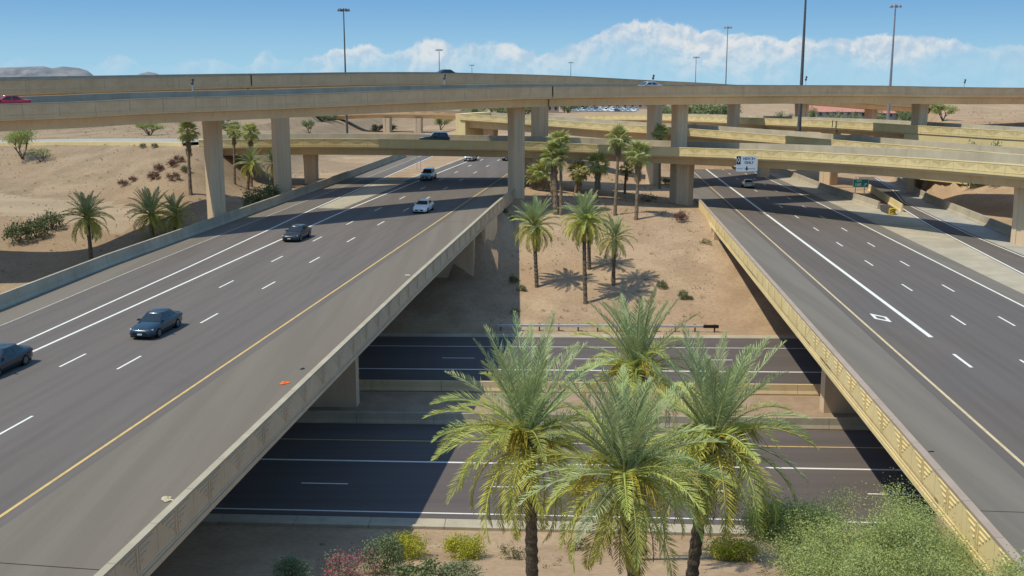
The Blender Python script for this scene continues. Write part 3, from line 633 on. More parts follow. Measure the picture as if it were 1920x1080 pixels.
def stalk_mesh(name, m, seed):
    rnd = random.Random(seed); mb = MB(); pts = [Vector((.1, 0, 0)), Vector((.5, 0, .22)), Vector((.85, 0, .18)), Vector((1.15, 0, -.08))]; mb.tube(pts, [.045, .04, .035, .03], 5)
    for k in range(24):
        p = pts[2].lerp(pts[3], rnd.random()); a = Vector((rnd.uniform(.0, .55), rnd.uniform(-.38, .38), rnd.uniform(-.15, .2)))
        q = [p, p + a * .5 + Vector((0, 0, -.05)), p + a * .85 + Vector((0, 0, -.38)), p + a + Vector((0, 0, -.72 - rnd.random() * .25))]; mb.tube(q, [.014, .016, .02, .012], 3, False)
    return mb.mesh(name, m)
FR_HI = {}
def frond_set(key, L, n, lw, ll):
    S = []
    for j in range(3): S.append(('up', frond_mesh('frond', L * (1.0 - .05 * j), .32 + .16 * j, n, M_FROND[0], lw, ll, seed=j)))
    for j in range(3): S.append(('mid', frond_mesh('frond', L * (1.0 - .03 * j), .85 + .22 * j, n, M_FROND[1 if j else 0], lw, ll, seed=10 + j)))
    for j in range(3): S.append(('low', frond_mesh('frond', L * (.97 - .04 * j), 1.15 + .22 * j, n, M_FROND[1 if j == 0 else 2], lw, ll, seed=20 + j)))
    S.append(('dry', frond_mesh('frond', L * .8, .7, max(10, n // 2), M_FROND[3], lw, ll * .8, seed=30)))
    FR_HI[key] = S
frond_set('near', 4.5, 46, .040, .70); frond_set('mid', 3.5, 34, .065, .56)
STALKS = [stalk_mesh('fruit_stalk', M_FRUIT, j) for j in range(3)]
def trunk_mesh(name, base, top, r0, r1, m, rings=34, sides=12, rough=.12, bulge=1.35, seed=0):
    rnd = random.Random(seed); mb = MB(); rs = []; k1 = 1.0
    for i in range(rings + 1):
        u = i / rings; c = base.lerp(top, u) + Vector((math.sin(u * 3 + seed) * .06, math.cos(u * 2.3 + seed) * .06, 0)); r = r0 + (r1 - r0) * u
        if u < .06: r *= 1.25 - u * 4
        if u > .86: r *= 1 + (bulge - 1) * smooth(.86, .96, u)
        r *= 1 + (rough if i % 2 else -rough * .4)
        rs.append([c + Vector((math.cos(a), math.sin(a), 0)) * r * (1 + rnd.uniform(-.07, .07)) for a in [2 * math.pi * (j + .5 * (i % 2)) / sides for j in range(sides)]])
    mb.rings(rs); return mb.mesh(name, m)
def date_palm(label, crown, base, key, nf, group, seed, scale=1.0, r=.24, stalks=0, dry=4, upf=1.0):
    rnd = random.Random(seed); root = empty('date_palm', base, 0, label, 'palm', group); S = FR_HI[key]
    link('trunk', trunk_mesh('trunk', Vector((0, 0, -.3)), crown - base - Vector((0, 0, .15)), r * 1.1, r * .95, M_TRUNK, seed=seed), root)
    cl = crown - base; G = 2.39996; ups = [q[1] for q in S if q[0] == 'up']; mids = [q[1] for q in S if q[0] == 'mid']; lows = [q[1] for q in S if q[0] == 'low']; drys = [q[1] for q in S if q[0] == 'dry']
    for i in range(nf + dry):
        u = i / nf
        if u < .32: me = rnd.choice(ups); e = math.radians(89 - 33 * (u / .32))
        elif u < .64: me = rnd.choice(mids); e = math.radians(56 - 44 * (u - .32) / .32)
        elif u < 1: me = rnd.choice(lows); e = math.radians(12 - 58 * (u - .64) / .36)
        else: me = rnd.choice(drys); e = math.radians(-58 - 20 * rnd.random())
        a = i * G + rnd.uniform(-.25, .25); e += math.radians(rnd.uniform(-11, 11)); sc = scale * rnd.uniform(.88, 1.08) * (.82 if u < .05 else 1)
        M = Matrix.Translation(cl + Vector((math.cos(a), math.sin(a), 0)) * .16 + Vector((0, 0, .28 - .5 * min(1, u)))) @ Matrix.Rotation(a, 4, 'Z') @ Matrix.Rotation(-e, 4, 'Y') @ Matrix.Rotation(rnd.uniform(-.5, .5), 4, 'X') @ Matrix.Scale(sc, 4)
        link('frond', me, root, matrix=M)
    for i in range(stalks):
        a = i * 2 * math.pi / stalks + rnd.uniform(-.4, .4)
        M = Matrix.Translation(cl + Vector((0, 0, -.15))) @ Matrix.Rotation(a, 4, 'Z') @ Matrix.Rotation(-math.radians(rnd.uniform(5, 42)), 4, 'Y') @ Matrix.Scale(rnd.uniform(.8, 1.15), 4)
        link('fruit_stalk', rnd.choice(STALKS), root, matrix=M)
    return root
def on_ground(px, py):
    r = ray(px, py); d = 40.0; q = CAM + r * d
    while d < 900:
        q = CAM + r * d
        if q.z < ground(q.x, q.y): break
        d += .35
    return Vector((q.x, q.y, ground(q.x, q.y)))
def above(base, px, py):
    """point seen at (px,py) at the same distance as base"""
    return P(px, py, FWD.dot(base - CAM))

# four big date palms in the foreground
for k, (lab, cx_, cy_, d, bx, nf, sd_, sc) in enumerate([
    ('frontmost date palm of the foreground cluster, low centre, with orange yellow fruit stalks', 1172, 892, 36.5, 1196, 80, 3, .87),
    ('left date palm of the foreground cluster, leaning over the cross street', 988, 820, 41.5, 1000, 74, 5, .98),
    ('right date palm of the foreground cluster, its crown before the right bridge', 1336, 822, 41.5, 1310, 74, 9, .98),
    ('rearmost date palm of the foreground cluster, its tuft rising before the dirt slope', 1196, 690, 54, 1216, 66, 12, .92)]):
    cr = P(cx_, cy_, d); lo = P(bx, 1080, d); gzv = ground(lo.x, lo.y); t = (cr.z - gzv) / (cr.z - lo.z)
    b = cr + (lo - cr) * t; b = Vector((b.x, cr.y + .3, gzv))
    date_palm(lab, cr, b, 'near', nf, 'date palms in the foreground', sd_, sc, .23, 8, (9, 5, 12, 7)[k])
# date palms on the dirt slope and at left
for lab, cx_, cy_, bx, by, nf, sc, sd_ in [
    ('leftmost date palm on the dirt slope between the bridges', 1003, 424, 1006, 540, 58, 1.0, 21),
    ('tallest date palm on the dirt slope, nearest to the guardrail', 1096, 412, 1098, 569, 60, 1.0, 22),
    ('smaller date palm at the right of the dirt slope group', 1152, 446, 1151, 537, 44, .82, 23),
    ('date palm at the back of the dirt slope group, half hidden by the tallest', 1102, 420, 1106, 506, 46, .85, 24),
    ('date palm standing alone behind the barrier at far left', 163, 408, 171, 494, 56, .95, 25),
    ('date palm behind the left barrier with its crown against a shadow band', 284, 402, 291, 452, 56, 1.0, 26),
    ('smaller date palm behind and right of the one by the left barrier', 328, 402, 330, 440, 44, .85, 27),
    ('young date palm between the two tall columns at left', 470, 306, 464, 357, 44, .78, 28),
    ('date palm half hidden behind the second flyover column', 512, 306, 515, 352, 36, .72, 29)]:
    b = on_ground(bx, by); date_palm(lab, above(b, cx_, cy_), b, 'mid', nf, 'date palms on the slopes', sd_, sc, .21, 0, 3)

# fan palms
def fan_mesh(name, m, seed, R=1.1, spread=4.3, n=15, droop=.35):
    rnd = random.Random(seed); mb = MB(); pet = 1.05; mb.tube([(0, 0, 0), (pet * .5, 0, .05), (pet, 0, 0)], [.03, .025, .02], 4, False); c = Vector((pet, 0, 0))
    for i in range(n):
        a = -spread / 2 + spread * (i + .5) / n; da = spread / n * .40; r = R * (1 - .22 * abs(a) / (spread / 2)) * rnd.uniform(.9, 1.06)
        def q(an, rr, dz): return c + Vector((math.cos(an) * rr, math.sin(an) * rr, dz))
        z1 = .10 * math.cos(i * math.pi); b = len(mb.v)
        mb.v += [tuple(c), tuple(q(a - da, r * .5, -.02)), tuple(q(a, r * .52, .05)), tuple(q(a + da, r * .5, -.02)), tuple(q(a + rnd.uniform(-.05, .05), r, -droop * r * rnd.uniform(.5, 1.3)))]
        mb.face((b, b + 1, b + 2)); mb.face((b, b + 2, b + 3)); mb.face((b + 1, b + 4, b + 2)); mb.face((b + 2, b + 4, b + 3))
    return mb.mesh(name, m)
FANS = [fan_mesh('fan_leaf', M_FAN[0], j) for j in range(3)]; FANY = [fan_mesh('fan_leaf', M_FAN[1], 5 + j, .9) for j in range(2)]; FAND = [fan_mesh('dead_leaf', M_FAN[2], 9 + j, .85, 3.2, 12, .7) for j in range(2)]
def fan_palm(label, crown, base, seed, scale=1.0, nl=46, skirt=22, r=.2, yellow=.15, sk_len=1.6):
    rnd = random.Random(seed); root = empty('fan_palm', base, 0, label, 'palm', 'fan palms by the ramps'); cl = crown - base
    link('trunk', trunk_mesh('trunk', Vector((0, 0, -.3)), cl + Vector((0, 0, .1)), r * 1.25, r * .8, M_TRUNK2, 20, 9, .05, 1.3, seed), root)
    for i in range(nl):
        u = (i + .5) / nl; e = math.radians(88 - 142 * u ** .9 + rnd.uniform(-12, 12)); a = i * 2.39996 + rnd.uniform(-.3, .3)
        me = rnd.choice(FANY) if rnd.random() < yellow + .35 * max(0, u - .6) else rnd.choice(FANS)
        M = Matrix.Translation(cl + Vector((0, 0, .15))) @ Matrix.Rotation(a, 4, 'Z') @ Matrix.Rotation(-e, 4, 'Y') @ Matrix.Rotation(rnd.uniform(-.4, .4), 4, 'X') @ Matrix.Scale(scale * rnd.uniform(.85, 1.1), 4); link('fan_leaf', me, root, matrix=M)
    for i in range(skirt):
        z = -.1 - sk_len * i / max(1, skirt) * scale; a = i * 2.39996; e = math.radians(-66 - 16 * rnd.random())
        M = Matrix.Translation(cl + Vector((0, 0, z + .2))) @ Matrix.Rotation(a, 4, 'Z') @ Matrix.Rotation(-e, 4, 'Y') @ Matrix.Scale(scale * rnd.uniform(.65, .9), 4); link('dead_leaf', rnd.choice(FAND), root, matrix=M)
    return root
for lab, cx_, cy_, bx, by, sc, sk, r, yl, sd_ in [
    ('fan palm with a full skirt standing left of the first flyover column', 352, 250, 358, 364, .95, 30, .21, .1, 41),
    ('slender fan palm between the two columns at left, left one of the pair', 438, 250, 441, 347, .7, 18, .17, .2, 42),
    ('fan palm just right of the slender one, above the young date palm', 469, 250, 472, 352, .85, 20, .18, .1, 43),
    ('tall fan palm with a dense double crown right of the central column', 1050, 270, 1052, 405, 1.0, 26, .2, .1, 44),
    ('stout fan palm with a thick brown skirt just right of the central column', 1039, 296, 1042, 402, 1.15, 60, .34, .15, 45),
    ('low bushy yellowish fan palm beside the central column', 1018, 322, 1028, 360, 1.05, 24, .2, .55, 46),
    ('small yellowish fan palm close against the base of the central column', 1002, 332, 1004, 357, .9, 18, .2, .55, 47),
    ('yellowish fan palm behind the group, left of the broad green one', 1085, 324, 1079, 362, 1.1, 22, .2, .5, 48),
    ('broad green fan palm in the middle of the median group', 1121, 311, 1119, 371, 1.1, 34, .24, .15, 49),
    ('very tall thin fan palm whose crown rises over the lower ramp bridge', 1159, 263, 1153, 404, 1.0, 20, .2, .1, 50),
    ('fan palm with a pale skirt in front of the lower ramp bridge', 1197, 293, 1192, 412, 1.1, 34, .21, .15, 51),
    ('far fan palm whose crown shows against the second ramp bridge', 1238, 250, 1236, 354, .9, 12, .2, .05, 52),
    ('small fan palm hidden between the tall thin one and the pale skirted one', 1175, 318, 1171, 363, .75, 14, .18, .3, 53)]:
    b = on_ground(bx, by); fan_palm(lab, above(b, cx_, cy_), b, sd_, sc, 34 if sc > .8 else 28, sk, r, yl, 1.5 if sk < 30 else (2.2 if sk < 50 else 3.2))

# leaf clouds: shrubs and trees
def leaf_cloud(centres, n_each, spread, size, rng, aspect=.5, up=.25):
    """returns verts/faces of n diamond leaves scattered round the centres"""
    C = np.repeat(np.asarray(centres, dtype=float), n_each, axis=0); n = len(C)
    p = C + rng.normal(0, 1, (n, 3)) * np.asarray(spread)
    d = rng.normal(0, 1, (n, 3)); d[:, 2] = d[:, 2] * .6 + up; d /= np.linalg.norm(d, axis=1)[:, None] + 1e-9
    e = np.cross(d, rng.normal(0, 1, (n, 3))); e /= np.linalg.norm(e, axis=1)[:, None] + 1e-9
    s = size * rng.uniform(.6, 1.3, (n, 1)); a = p - d * s * .5; b = p + e * s * aspect * .5; c = p + d * s * .5; f = p - e * s * aspect * .5
    V = np.stack([a, b, c, f], 1).reshape(-1, 3); Fc = np.arange(n * 4).reshape(-1, 4); return V, Fc
def limb(mb, p, d, length, r, depth, rnd, tips, spread=.6, gravity=.12):
    pts = [p]; q = p; dd = d.copy(); n = 4
    for i in range(n):
        dd = (dd + Vector((rnd.uniform(-1, 1), rnd.uniform(-1, 1), rnd.uniform(-.5, .7))) * .16).normalized(); q = q + dd * (length / n); pts.append(q)
    mb.tube(pts, [r * (1 - .45 * i / n) for i in range(n + 1)], 6 if depth > 1 else 4, False)
    if depth <= 0: tips.append(q); tips.append(pts[2]); return
    if depth == 1: tips.append(q)
    for k in range(3 if depth > 1 else 4):
        a = rnd.uniform(0, 2 * math.pi); nd = (dd + Vector((math.cos(a), math.sin(a), rnd.uniform(-.2, .5))) * spread).normalized()
        limb(mb, pts[rnd.choice([2, 3, 4])], nd, length * rnd.uniform(.55, .8), r * .5, depth - 1, rnd, tips, spread)
def tree(name, label, base, height, width, leaves, m_leaf, m_bark, seed, size=.16, depth=3, group=None, cat='tree', trunk_n=3, clump=.055, lean=(0, 0)):
    rnd = random.Random(seed); rng = np.random.default_rng(seed); root = empty(name, base, 0, label, cat, group); mb = MB(); tips = []
    for k in range(trunk_n):
        a = 2 * math.pi * k / trunk_n + rnd.uniform(-.4, .4); limb(mb, Vector((0, 0, -.2)), Vector((math.cos(a) * .45 + lean[0], math.sin(a) * .45 + lean[1], 1)).normalized(), height * .45, height * .022 + .02, depth, rnd, tips, .75)
    mn = Vector([min(t[i] for t in tips) for i in range(3)]); mx = Vector([max(t[i] for t in tips) for i in range(3)])
    sx = width / max(.1, max(mx.x - mn.x, mx.y - mn.y)) * .86; sz = height / mx.z * .92
    mb.v = [(v[0] * sx, v[1] * sx, v[2] * sz) for v in mb.v]; tips = [(t.x * sx, t.y * sx, t.z * sz) for t in tips]
    mb.build('trunk', m_bark, root, True); n = max(1, leaves // len(tips)); V, Fc = leaf_cloud(tips, n, (width * clump, width * clump, height * clump * .8), size, rng)
    link('crown', numpy_mesh('crown', V, Fc, m_leaf), root); return root
def bush_mesh(name, r, h, leaves, mats, seed, size=.12, frac=.15, stems=7, clumps=24, sharp=.16):
    rnd = random.Random(seed); rng = np.random.default_rng(seed); tips = []; mb = MB()
    for k in range(clumps):
        a = rnd.uniform(0, 2 * math.pi); e = rnd.uniform(.1, 1.0); rr = math.sqrt(rnd.random()); z = h * (.18 + .72 * e * math.sqrt(max(0.05, 1 - .75 * rr * rr))); tips.append((math.cos(a) * r * rr * .85, math.sin(a) * r * rr * .85, z))
        if k < stems: mb.tube([(0, 0, -.05), (tips[-1][0] * .5, tips[-1][1] * .5, z * .6), tips[-1]], [.025, .018, .008], 4, False)
    V, Fc = leaf_cloud(tips, max(1, leaves // clumps), (r * sharp, r * sharp, h * sharp), size, rng); V[:, 2] = np.maximum(V[:, 2], .02)
    mi = (rng.random(len(Fc)) < frac).astype(np.int32) if len(mats) > 1 else None
    return mb.mesh('stem', M_BARK), numpy_mesh('foliage', V, Fc, mats, mi=mi)
BUSH = {}
def bush(label, base, kind, sc=(1, 1, 1), rz=0.0, group=None, name='shrub'):
    if kind not in BUSH:
        BUSH[kind] = {'lantana': lambda: bush_mesh('lantana', 1, .9, 5200, [M_LEAF_LT, M_YELF], 1, .085, .12, 7, 60), 'maroon': lambda: bush_mesh('maroon', 1, 1.1, 1100, [M_LEAF_BG, M_LEAF_DK], 2, .15, .25, 9, 18), 'dark': lambda: bush_mesh('dark', 1, 1.2, 1100, [M_LEAF_DK, M_LEAF_GR], 3, .17, .3),
            'green': lambda: bush_mesh('green', 1, 1.2, 1300, [M_LEAF_GR, M_LEAF_DK], 4, .16, .2), 'oleander': lambda: bush_mesh('oleander', 1, 1.1, 3600, [M_LEAF_OL, M_LEAF_GR], 5, .10, .3, 12, 40), 'pink': lambda: bush_mesh('pink', 1, 1.0, 2600, [M_LEAF_OL, M_LEAF_PK], 6, .085, .42, 12, 40), 'dry': lambda: bush_mesh('dry', 1, .8, 500, [M_DRYLEAF, M_LEAF_GR], 7, .14, .2, 12, 16)}[kind]()
    root = empty(name, base, rz, label, 'shrub', group); root.scale = sc
    link('stems', BUSH[kind][0], root); link('foliage', BUSH[kind][1], root); return root
M_YELF = leafm('yellow_flower', (0.62, 0.42, 0.01), (0.55, 0.40, 0.03)); M_DRYLEAF = leafm('dry_brush', (0.30, 0.24, 0.12), (0.22, 0.20, 0.09), .1)

near = 'low shrubs by the gutter'
for lab, px, py, kind, sc, rz in [
    ('round yellow green flowering shrub beside the gutter, left one of the pair', 764, 1046, 'lantana', (1.15, 1.15, 1.35), 0.3),
    ('round yellow green flowering shrub beside the gutter, right one of the pair', 871, 1046, 'lantana', (1.25, 1.15, 1.35), 1.7),
    ('yellow green shrub behind the trunk of the right foreground palm', 1372, 1050, 'lantana', (1.5, 1.2, 1.3), 2.6),
    ('yellow flowering shrub at the upper left of the feathery foreground trees', 1540, 1012, 'lantana', (1.2, 1.0, 1.1), 4.0),
    ('shrub with pink blooms at the bottom left edge of the planting', 655, 1082, 'pink', (1.5, 1.2, 1.25), .5),
    ('dark green oleander like shrub between the pink blooms and the yellow shrubs', 722, 1074, 'oleander', (1.2, 1.1, 1.55), 1.2),
    ('low green shrub at the bottom edge left of the pink blooms', 548, 1092, 'oleander', (1.3, 1.0, .9), 2.0),
    ('low spreading shrub at the bottom edge below the right yellow shrub', 865, 1092, 'oleander', (1.2, 1.0, .8), 3.0),
    ('green shrub at the bottom edge under the left yellow shrub', 792, 1098, 'green', (1.3, 1.0, 1.0), 3.6),
    ('sparse low shrub between the trunks of the foreground palms', 1085, 1030, 'dry', (1.0, .8, .8), .6),
    ('small dry shrub beside the left foreground palm trunk', 962, 1050, 'dry', (.8, .8, 1.0), 5.0)]:
    bush(lab, on_ground(px, py), kind, sc, rz, near)
gs = 'shrubs on the dirt slope'
for lab, px, py, kind, s in [
    ('small leafy green shrub at the left of the dirt slope, upper one', 962, 531, 'green', .72), ('small leafy green shrub at the left of the dirt slope, lower one', 978, 545, 'green', .6),
    ('pale dry tuft at the lower left of the dirt slope', 965, 588, 'dry', .7), ('upright green shrub at the right of the palms on the dirt slope', 1281, 558, 'green', .78),
    ('tiny green sprig next to the upright shrub on the dirt slope', 1294, 562, 'green', .35), ('dark shrub in the palm shadows on the dirt slope', 1240, 540, 'dark', .7),
    ('reddish dry shrub at the top right of the dirt slope', 1277, 414, 'maroon', 1.15), ('greyish brush by the left end of the right bridge wall', 1322, 458, 'dry', .9),
    ('dark shrub at the top left of the dirt slope, upper one', 945, 402, 'dark', .6), ('dark shrub at the top left of the dirt slope, lower one', 957, 415, 'green', .8),
    ('sprawling pale brush under the fan palms', 1215, 378, 'dry', 1.6), ('green shrub right of the far fan palm under the ramp bridge', 1248, 345, 'green', 1.0)]:
    bush(lab, on_ground(px, py), kind, (s, s, s * .95), px * .7, gs)
ml = 'maroon shrubs on the left slope'
for lab, px, py, kind, s in [
    ('maroon shrub at the lower left end of the group on the left slope', 231, 349, 'maroon', .8), ('small maroon shrub right of the lower left one', 249, 340, 'maroon', .65),
    ('maroon shrub in the middle of the left slope group', 287, 337, 'maroon', 1.05), ('maroon shrub above the middle one on the left slope', 299, 321, 'maroon', .95),
    ('maroon shrub nearest the fan palm, lower one', 324, 338, 'maroon', 1.0), ('maroon shrub nearest the fan palm, upper left one', 322, 313, 'maroon', 1.0),
    ('maroon shrub nearest the fan palm, topmost one', 337, 304, 'maroon', .9), ('dark little shrub just left of the fan palm trunk', 348, 323, 'dark', .7),
    ('tiny dark shrub at the top of the left slope, left one', 268, 277, 'dark', .55), ('tiny dark shrub at the top of the left slope, right one', 290, 277, 'dark', .55)]:
    bush(lab, on_ground(px, py), kind, (s, s, s), px * .7, ml)
ds = 'dark shrubs by the left barrier'
for lab, px, py, kind, sc in [
    ('dark leafy shrub at the left edge above the shadow band', 36, 455, 'dark', (1.9, 1.6, 2.1)), ('dark leafy shrub in the middle of the row above the shadow band', 68, 446, 'dark', (1.8, 1.5, 2.0)), ('dark leafy shrub at the right end of the row above the shadow band', 98, 430, 'dark', (1.7, 1.5, 1.8)),
    ('dark green shrub at the foot of the second flyover column, left one', 480, 388, 'dark', (2.0, 1.6, 2.0)), ('brighter green shrub at the foot of the second flyover column, right one', 507, 376, 'green', (1.6, 1.4, 2.0))]:
    bush(lab, on_ground(px, py), kind, sc, px * .3, ds)

def tr(label, px, py, h, wd, n, ml_, mbk, seed, **kw): return tree('desert_tree', label, on_ground(px, py), h, wd, n, ml_, mbk, seed, **kw)
# feathery trees in the lower right corner
for lab, px, d, h, wd, n, sd_ in [('feathery green tree before the right bridge, tallest of the foreground trees', 1715, 38, 6.3, 7.0, 84000, 61), ('feathery green tree left of the tallest one in the lower right corner', 1510, 40.5, 5.4, 7.6, 80000, 62), ('feathery tree cut off by the bottom edge below the right parapet', 1625, 34.5, 5.0, 7.4, 70000, 64), ('feathery tree at the bottom right corner, cut off by the picture edge', 1890, 32.0, 4.9, 3.8, 28000, 63)]:
    q = P(px, 1000, d); tree('feathery_tree', lab, Vector((q.x, q.y, ground(q.x, q.y))), h, wd, n, M_LEAF_PV, M_BARKG, sd_, .072, 4, 'feathery trees in the lower right corner', clump=.050)
tr('leaning green desert tree at the top of the left slope, cut by the picture edge', 42, 298, 5.6, 8.5, 5200, M_LEAF_PV, M_BARK, 71, size=.22)
tr('small bare desert tree right of the leaning one on the left slope', 78, 303, 2.2, 5.0, 900, M_LEAF_PV, M_BARK, 72, size=.2)
tr('low green desert bush behind the ramp approach at left', 281, 254, 2.9, 6.2, 2600, M_LEAF_PV, M_BARKG, 73, size=.22, trunk_n=5)
tr('light green desert tree on the dirt rise left of the light mast', 580, 250, 3.6, 4.6, 2200, M_LEAF_FAR, M_BARK, 74, size=.24)
tr('desert tree on the dirt rise just right of the first flyover column', 428, 252, 3.6, 5.4, 2400, M_LEAF_FAR, M_BARK, 75, size=.24)
tr('rounded green tree at the left end of the second ramp bridge', 826, 244, 5.8, 7.5, 5200, M_LEAF_PV, M_BARK, 76, size=.26)
tr('green desert tree on the hillside behind the retaining wall at right', 1768, 226, 3.7, 5.6, 3400, M_LEAF_PV, M_BARK, 77, size=.22)
hb = RC.q(RC.idx(1850), -1.5, -5.0)
for k, (px, s) in enumerate(((1848, 1.5), (1882, 1.3))):
    i = RC.idx(px); q = RC.q(i, -1.6, 0); q.z = P(px, 284, FWD.dot(q - CAM)).z
    bush(('green shrub against the retaining wall at right, left one', 'green shrub against the retaining wall at right, right one')[k], Vector((q.x, q.y, ground(q.x, q.y))), 'green', (s, s, (q.z + 1.4 - ground(q.x, q.y)) / 1.2), k, 'shrubs by the retaining wall')

# far tree belt, each tree its own
rnd = random.Random(99); belt = []
for k in range(46):
    px = 90 + k * 13.2 if k < 40 else 620 + (k - 40) * 22; d = 238 + (px - 90) * .14 + rnd.uniform(0, 20)
    if 636 < px < 690: continue
    belt.append((px, d, rnd.uniform(1.6, 3.0), rnd.uniform(3.6, 6.5)))
for px, d, h, wd in [(872, 420, 6, 9), (895, 400, 5, 8), (925, 430, 7, 10), (948, 380, 6, 9), (1000, 420, 8, 9), (985, 390, 6, 8), (1062, 440, 5, 7), (1085, 470, 5, 8), (1245, 380, 5, 7), (1255, 340, 4, 6), (1300, 300, 7, 9), (1318, 320, 6, 9), (1338, 290, 6.5, 9), (1352, 310, 6, 8), (1365, 330, 6, 8), (1470, 270, 4.5, 5), (1520, 300, 5, 5), (1578, 330, 6, 9), (1592, 350, 6, 8), (1562, 340, 5, 7), (1648, 360, 8, 7), (1700, 370, 8, 7), (1690, 420, 9, 6)]: belt.append((px, d, h, wd))
FARTREE = [tree('far_tree', None, Vector((0, 0, -50)), 1.0, 1.0, 1500 + 300 * j, M_LEAF_FAR, M_BARK, 80 + j, size=.075, depth=2, cat=None, trunk_n=3, clump=.085) for j in range(3)]
for k, (px, d, h, wd) in enumerate(belt):
    q = P(px, 212, d); t = copy_tree(FARTREE[k % 3]) if k >= 3 else FARTREE[k]
    t.location = (q.x, q.y, ground(q.x, q.y) - .1); t.scale = (wd, wd, h); t.rotation_euler = (0, 0, k * 1.3)
    side = 'left of the light mast' if px < 640 else ('between the ramp bridges' if px < 1260 else 'behind the farthest ramp bridge')
    tag(t, 'hazy green tree in the distant belt ' + side, 'tree', 'distant trees ' + side)

# ---------------------------------------------------------------- vehicles
def car_paint(n, c, rough=.28, metallic=.35): return mat('paint_' + n, c, rough=rough, metallic=metallic, coat=.6, spec=.5)
def make_car(paint, style='sedan'):
    """returns list of (name, mesh, parent index or None, offset)"""
    if style == 'sedan':
        st = [(2.42, .60, .34, .56), (2.34, .76, .24, .66), (2.05, .88, .20, .76), (1.5, .92, .18, .87), (.85, .925, .18, .96), (-.3, .93, .18, .97), (-1.4, .93, .18, .99), (-1.95, .91, .20, 1.00), (-2.28, .86, .26, .98), (-2.42, .72, .36, .84)]
        gh = dict(x1=.95, x2=.10, x3=-1.10, x4=-1.85, zb=.95, zr=1.44, wb=.83, wr=.60); wheels = (1.45, -1.38, .33)
    else:
        st = [(2.36, .66, .40, .74), (2.28, .80, .28, .90), (2.0, .90, .24, .98), (1.4, .94, .22, 1.06), (.95, .95, .22, 1.10), (-.3, .95, .22, 1.10), (-1.6, .95, .22, 1.11), (-2.1, .93, .24, 1.12), (-2.3, .90, .28, 1.10), (-2.36, .80, .38, .95)]
        gh = dict(x1=1.0, x2=.30, x3=-1.85, x4=-2.28, zb=1.08, zr=1.72, wb=.85, wr=.66); wheels = (1.42, -1.42, .37)
    parts = []; mb = MB(); rs = []
    for x, hw, zl, zh in st:
        half = [(0, zl), (hw * .90, zl), (hw * .99, zl + .12), (hw, (zl + zh) * .52), (hw * .965, zh - .11), (hw * .84, zh - .01), (hw * .4, zh + .025)]
        ring = [(x, y, z) for y, z in half] + [(x, 0, zh + .03)] + [(x, -y, z) for y, z in half[::-1][:-1]]
        rs.append(ring)
    mb.rings(rs)
    g = gh; zb, zr = g['zb'], g['zr']
    def lev(f, inset=0.0):   # ring of the greenhouse at height fraction f
        xf = g['x1'] + (g['x2'] - g['x1']) * f; xr = g['x4'] + (g['x3'] - g['x4']) * f; wd = g['wb'] + (g['wr'] - g['wb']) * f - inset; z = zb + (zr - zb) * f; r = .14
        return [(xf - .02 + .06, wd * .55, z), (xf - .06, wd * .93, z), (xf - .25, wd, z), ((xf + xr) / 2, wd * 1.03, z), (xr + .22, wd, z), (xr + .05, wd * .93, z), (xr - .03, wd * .55, z), (xr - .03, -wd * .55, z), (xr + .05, -wd * .93, z), (xr + .22, -wd, z), ((xf + xr) / 2, -wd * 1.03, z), (xf - .25, -wd, z), (xf - .06, -wd * .93, z), (xf + .04, -wd * .55, z)]
    R0 = lev(-.08); R1 = lev(.90); R2 = [(x * 1.0, y * .96, z + .035) for x, y, z in lev(.93)]; R3 = [(x * .93 - .03, y * .72, zr + .01) for x, y, z in lev(1.0)]; R4 = [(x * .6 - .15, y * .3, zr + .03) for x, y, z in lev(1.0)]
    mb.rings([R0, R1, R2, R3, R4]); me = mb.mesh('body', paint, True); me.set_sharp_from_angle(angle=math.radians(48)); parts.append(('body', me))
    def pane(name, ia, ib, fa, fb, m=M_GLASS, xi=0.05):
        A, B = lev(fa), lev(fb); q = MB(); rows = []
        for Rg in (A, B):
            pts = [Vector(Rg[i]) for i in range(ia, ib + 1)]
            pts[0] = pts[0].lerp(pts[1], xi); pts[-1] = pts[-1].lerp(pts[-2], xi); rows.append(pts)
        cen = Vector((((g['x1'] + g['x4']) / 2), 0, (zb + zr) / 2)); q_v = []
        for row in rows: q_v.append([p + (Vector((p.x - cen.x, p.y - cen.y, .0)).normalized()) * .012 for p in row])
        q.rings(q_v, False, False); return (name, q.mesh(name, m, True))
    # windscreen spans the last and first ring points
    def front():
        A, B = lev(.06), lev(.86); ids = [12, 13, 0, 1]; q = MB(); q.rings([[Vector(A[i]) + Vector((.012, 0, .008)) for i in ids], [Vector(B[i]) + Vector((.012, 0, .008)) for i in ids]], False, False); return ('windscreen', q.mesh('windscreen', M_GLASS, True))
    parts.append(front()); parts.append(pane('rear_window', 5, 8, .10, .84)); parts += [pane('side_window', 2, 3, .14, .82, xi=.07), pane('side_window', 3, 4, .14, .82, xi=.07), pane('side_window', 9, 10, .14, .82, xi=.07), pane('side_window', 10, 11, .14, .82, xi=.07)]
    hw = st[4][1]; wr = wheels[2]
    tb = MB(); tb.cyl((0, 0, 0), (0, 1, 0), wr, .22, 18); tyre = tb.mesh('wheel', M_BLACK, False); rb = MB(); rb.cyl((0, 0, 0), (0, 1, 0), wr * .66, .235, 14); rb.cyl((0, 0, 0), (0, 1, 0), wr * .2, .25, 8); rim = rb.mesh('rim', M_RIM)
    for x in wheels[:2]:
        for sg in (-1, 1): parts.append(('wheel', tyre, (x, sg * (hw - .085), wr), ('rim', rim)))
    f = st[1]; zl = st[2][3] - .13
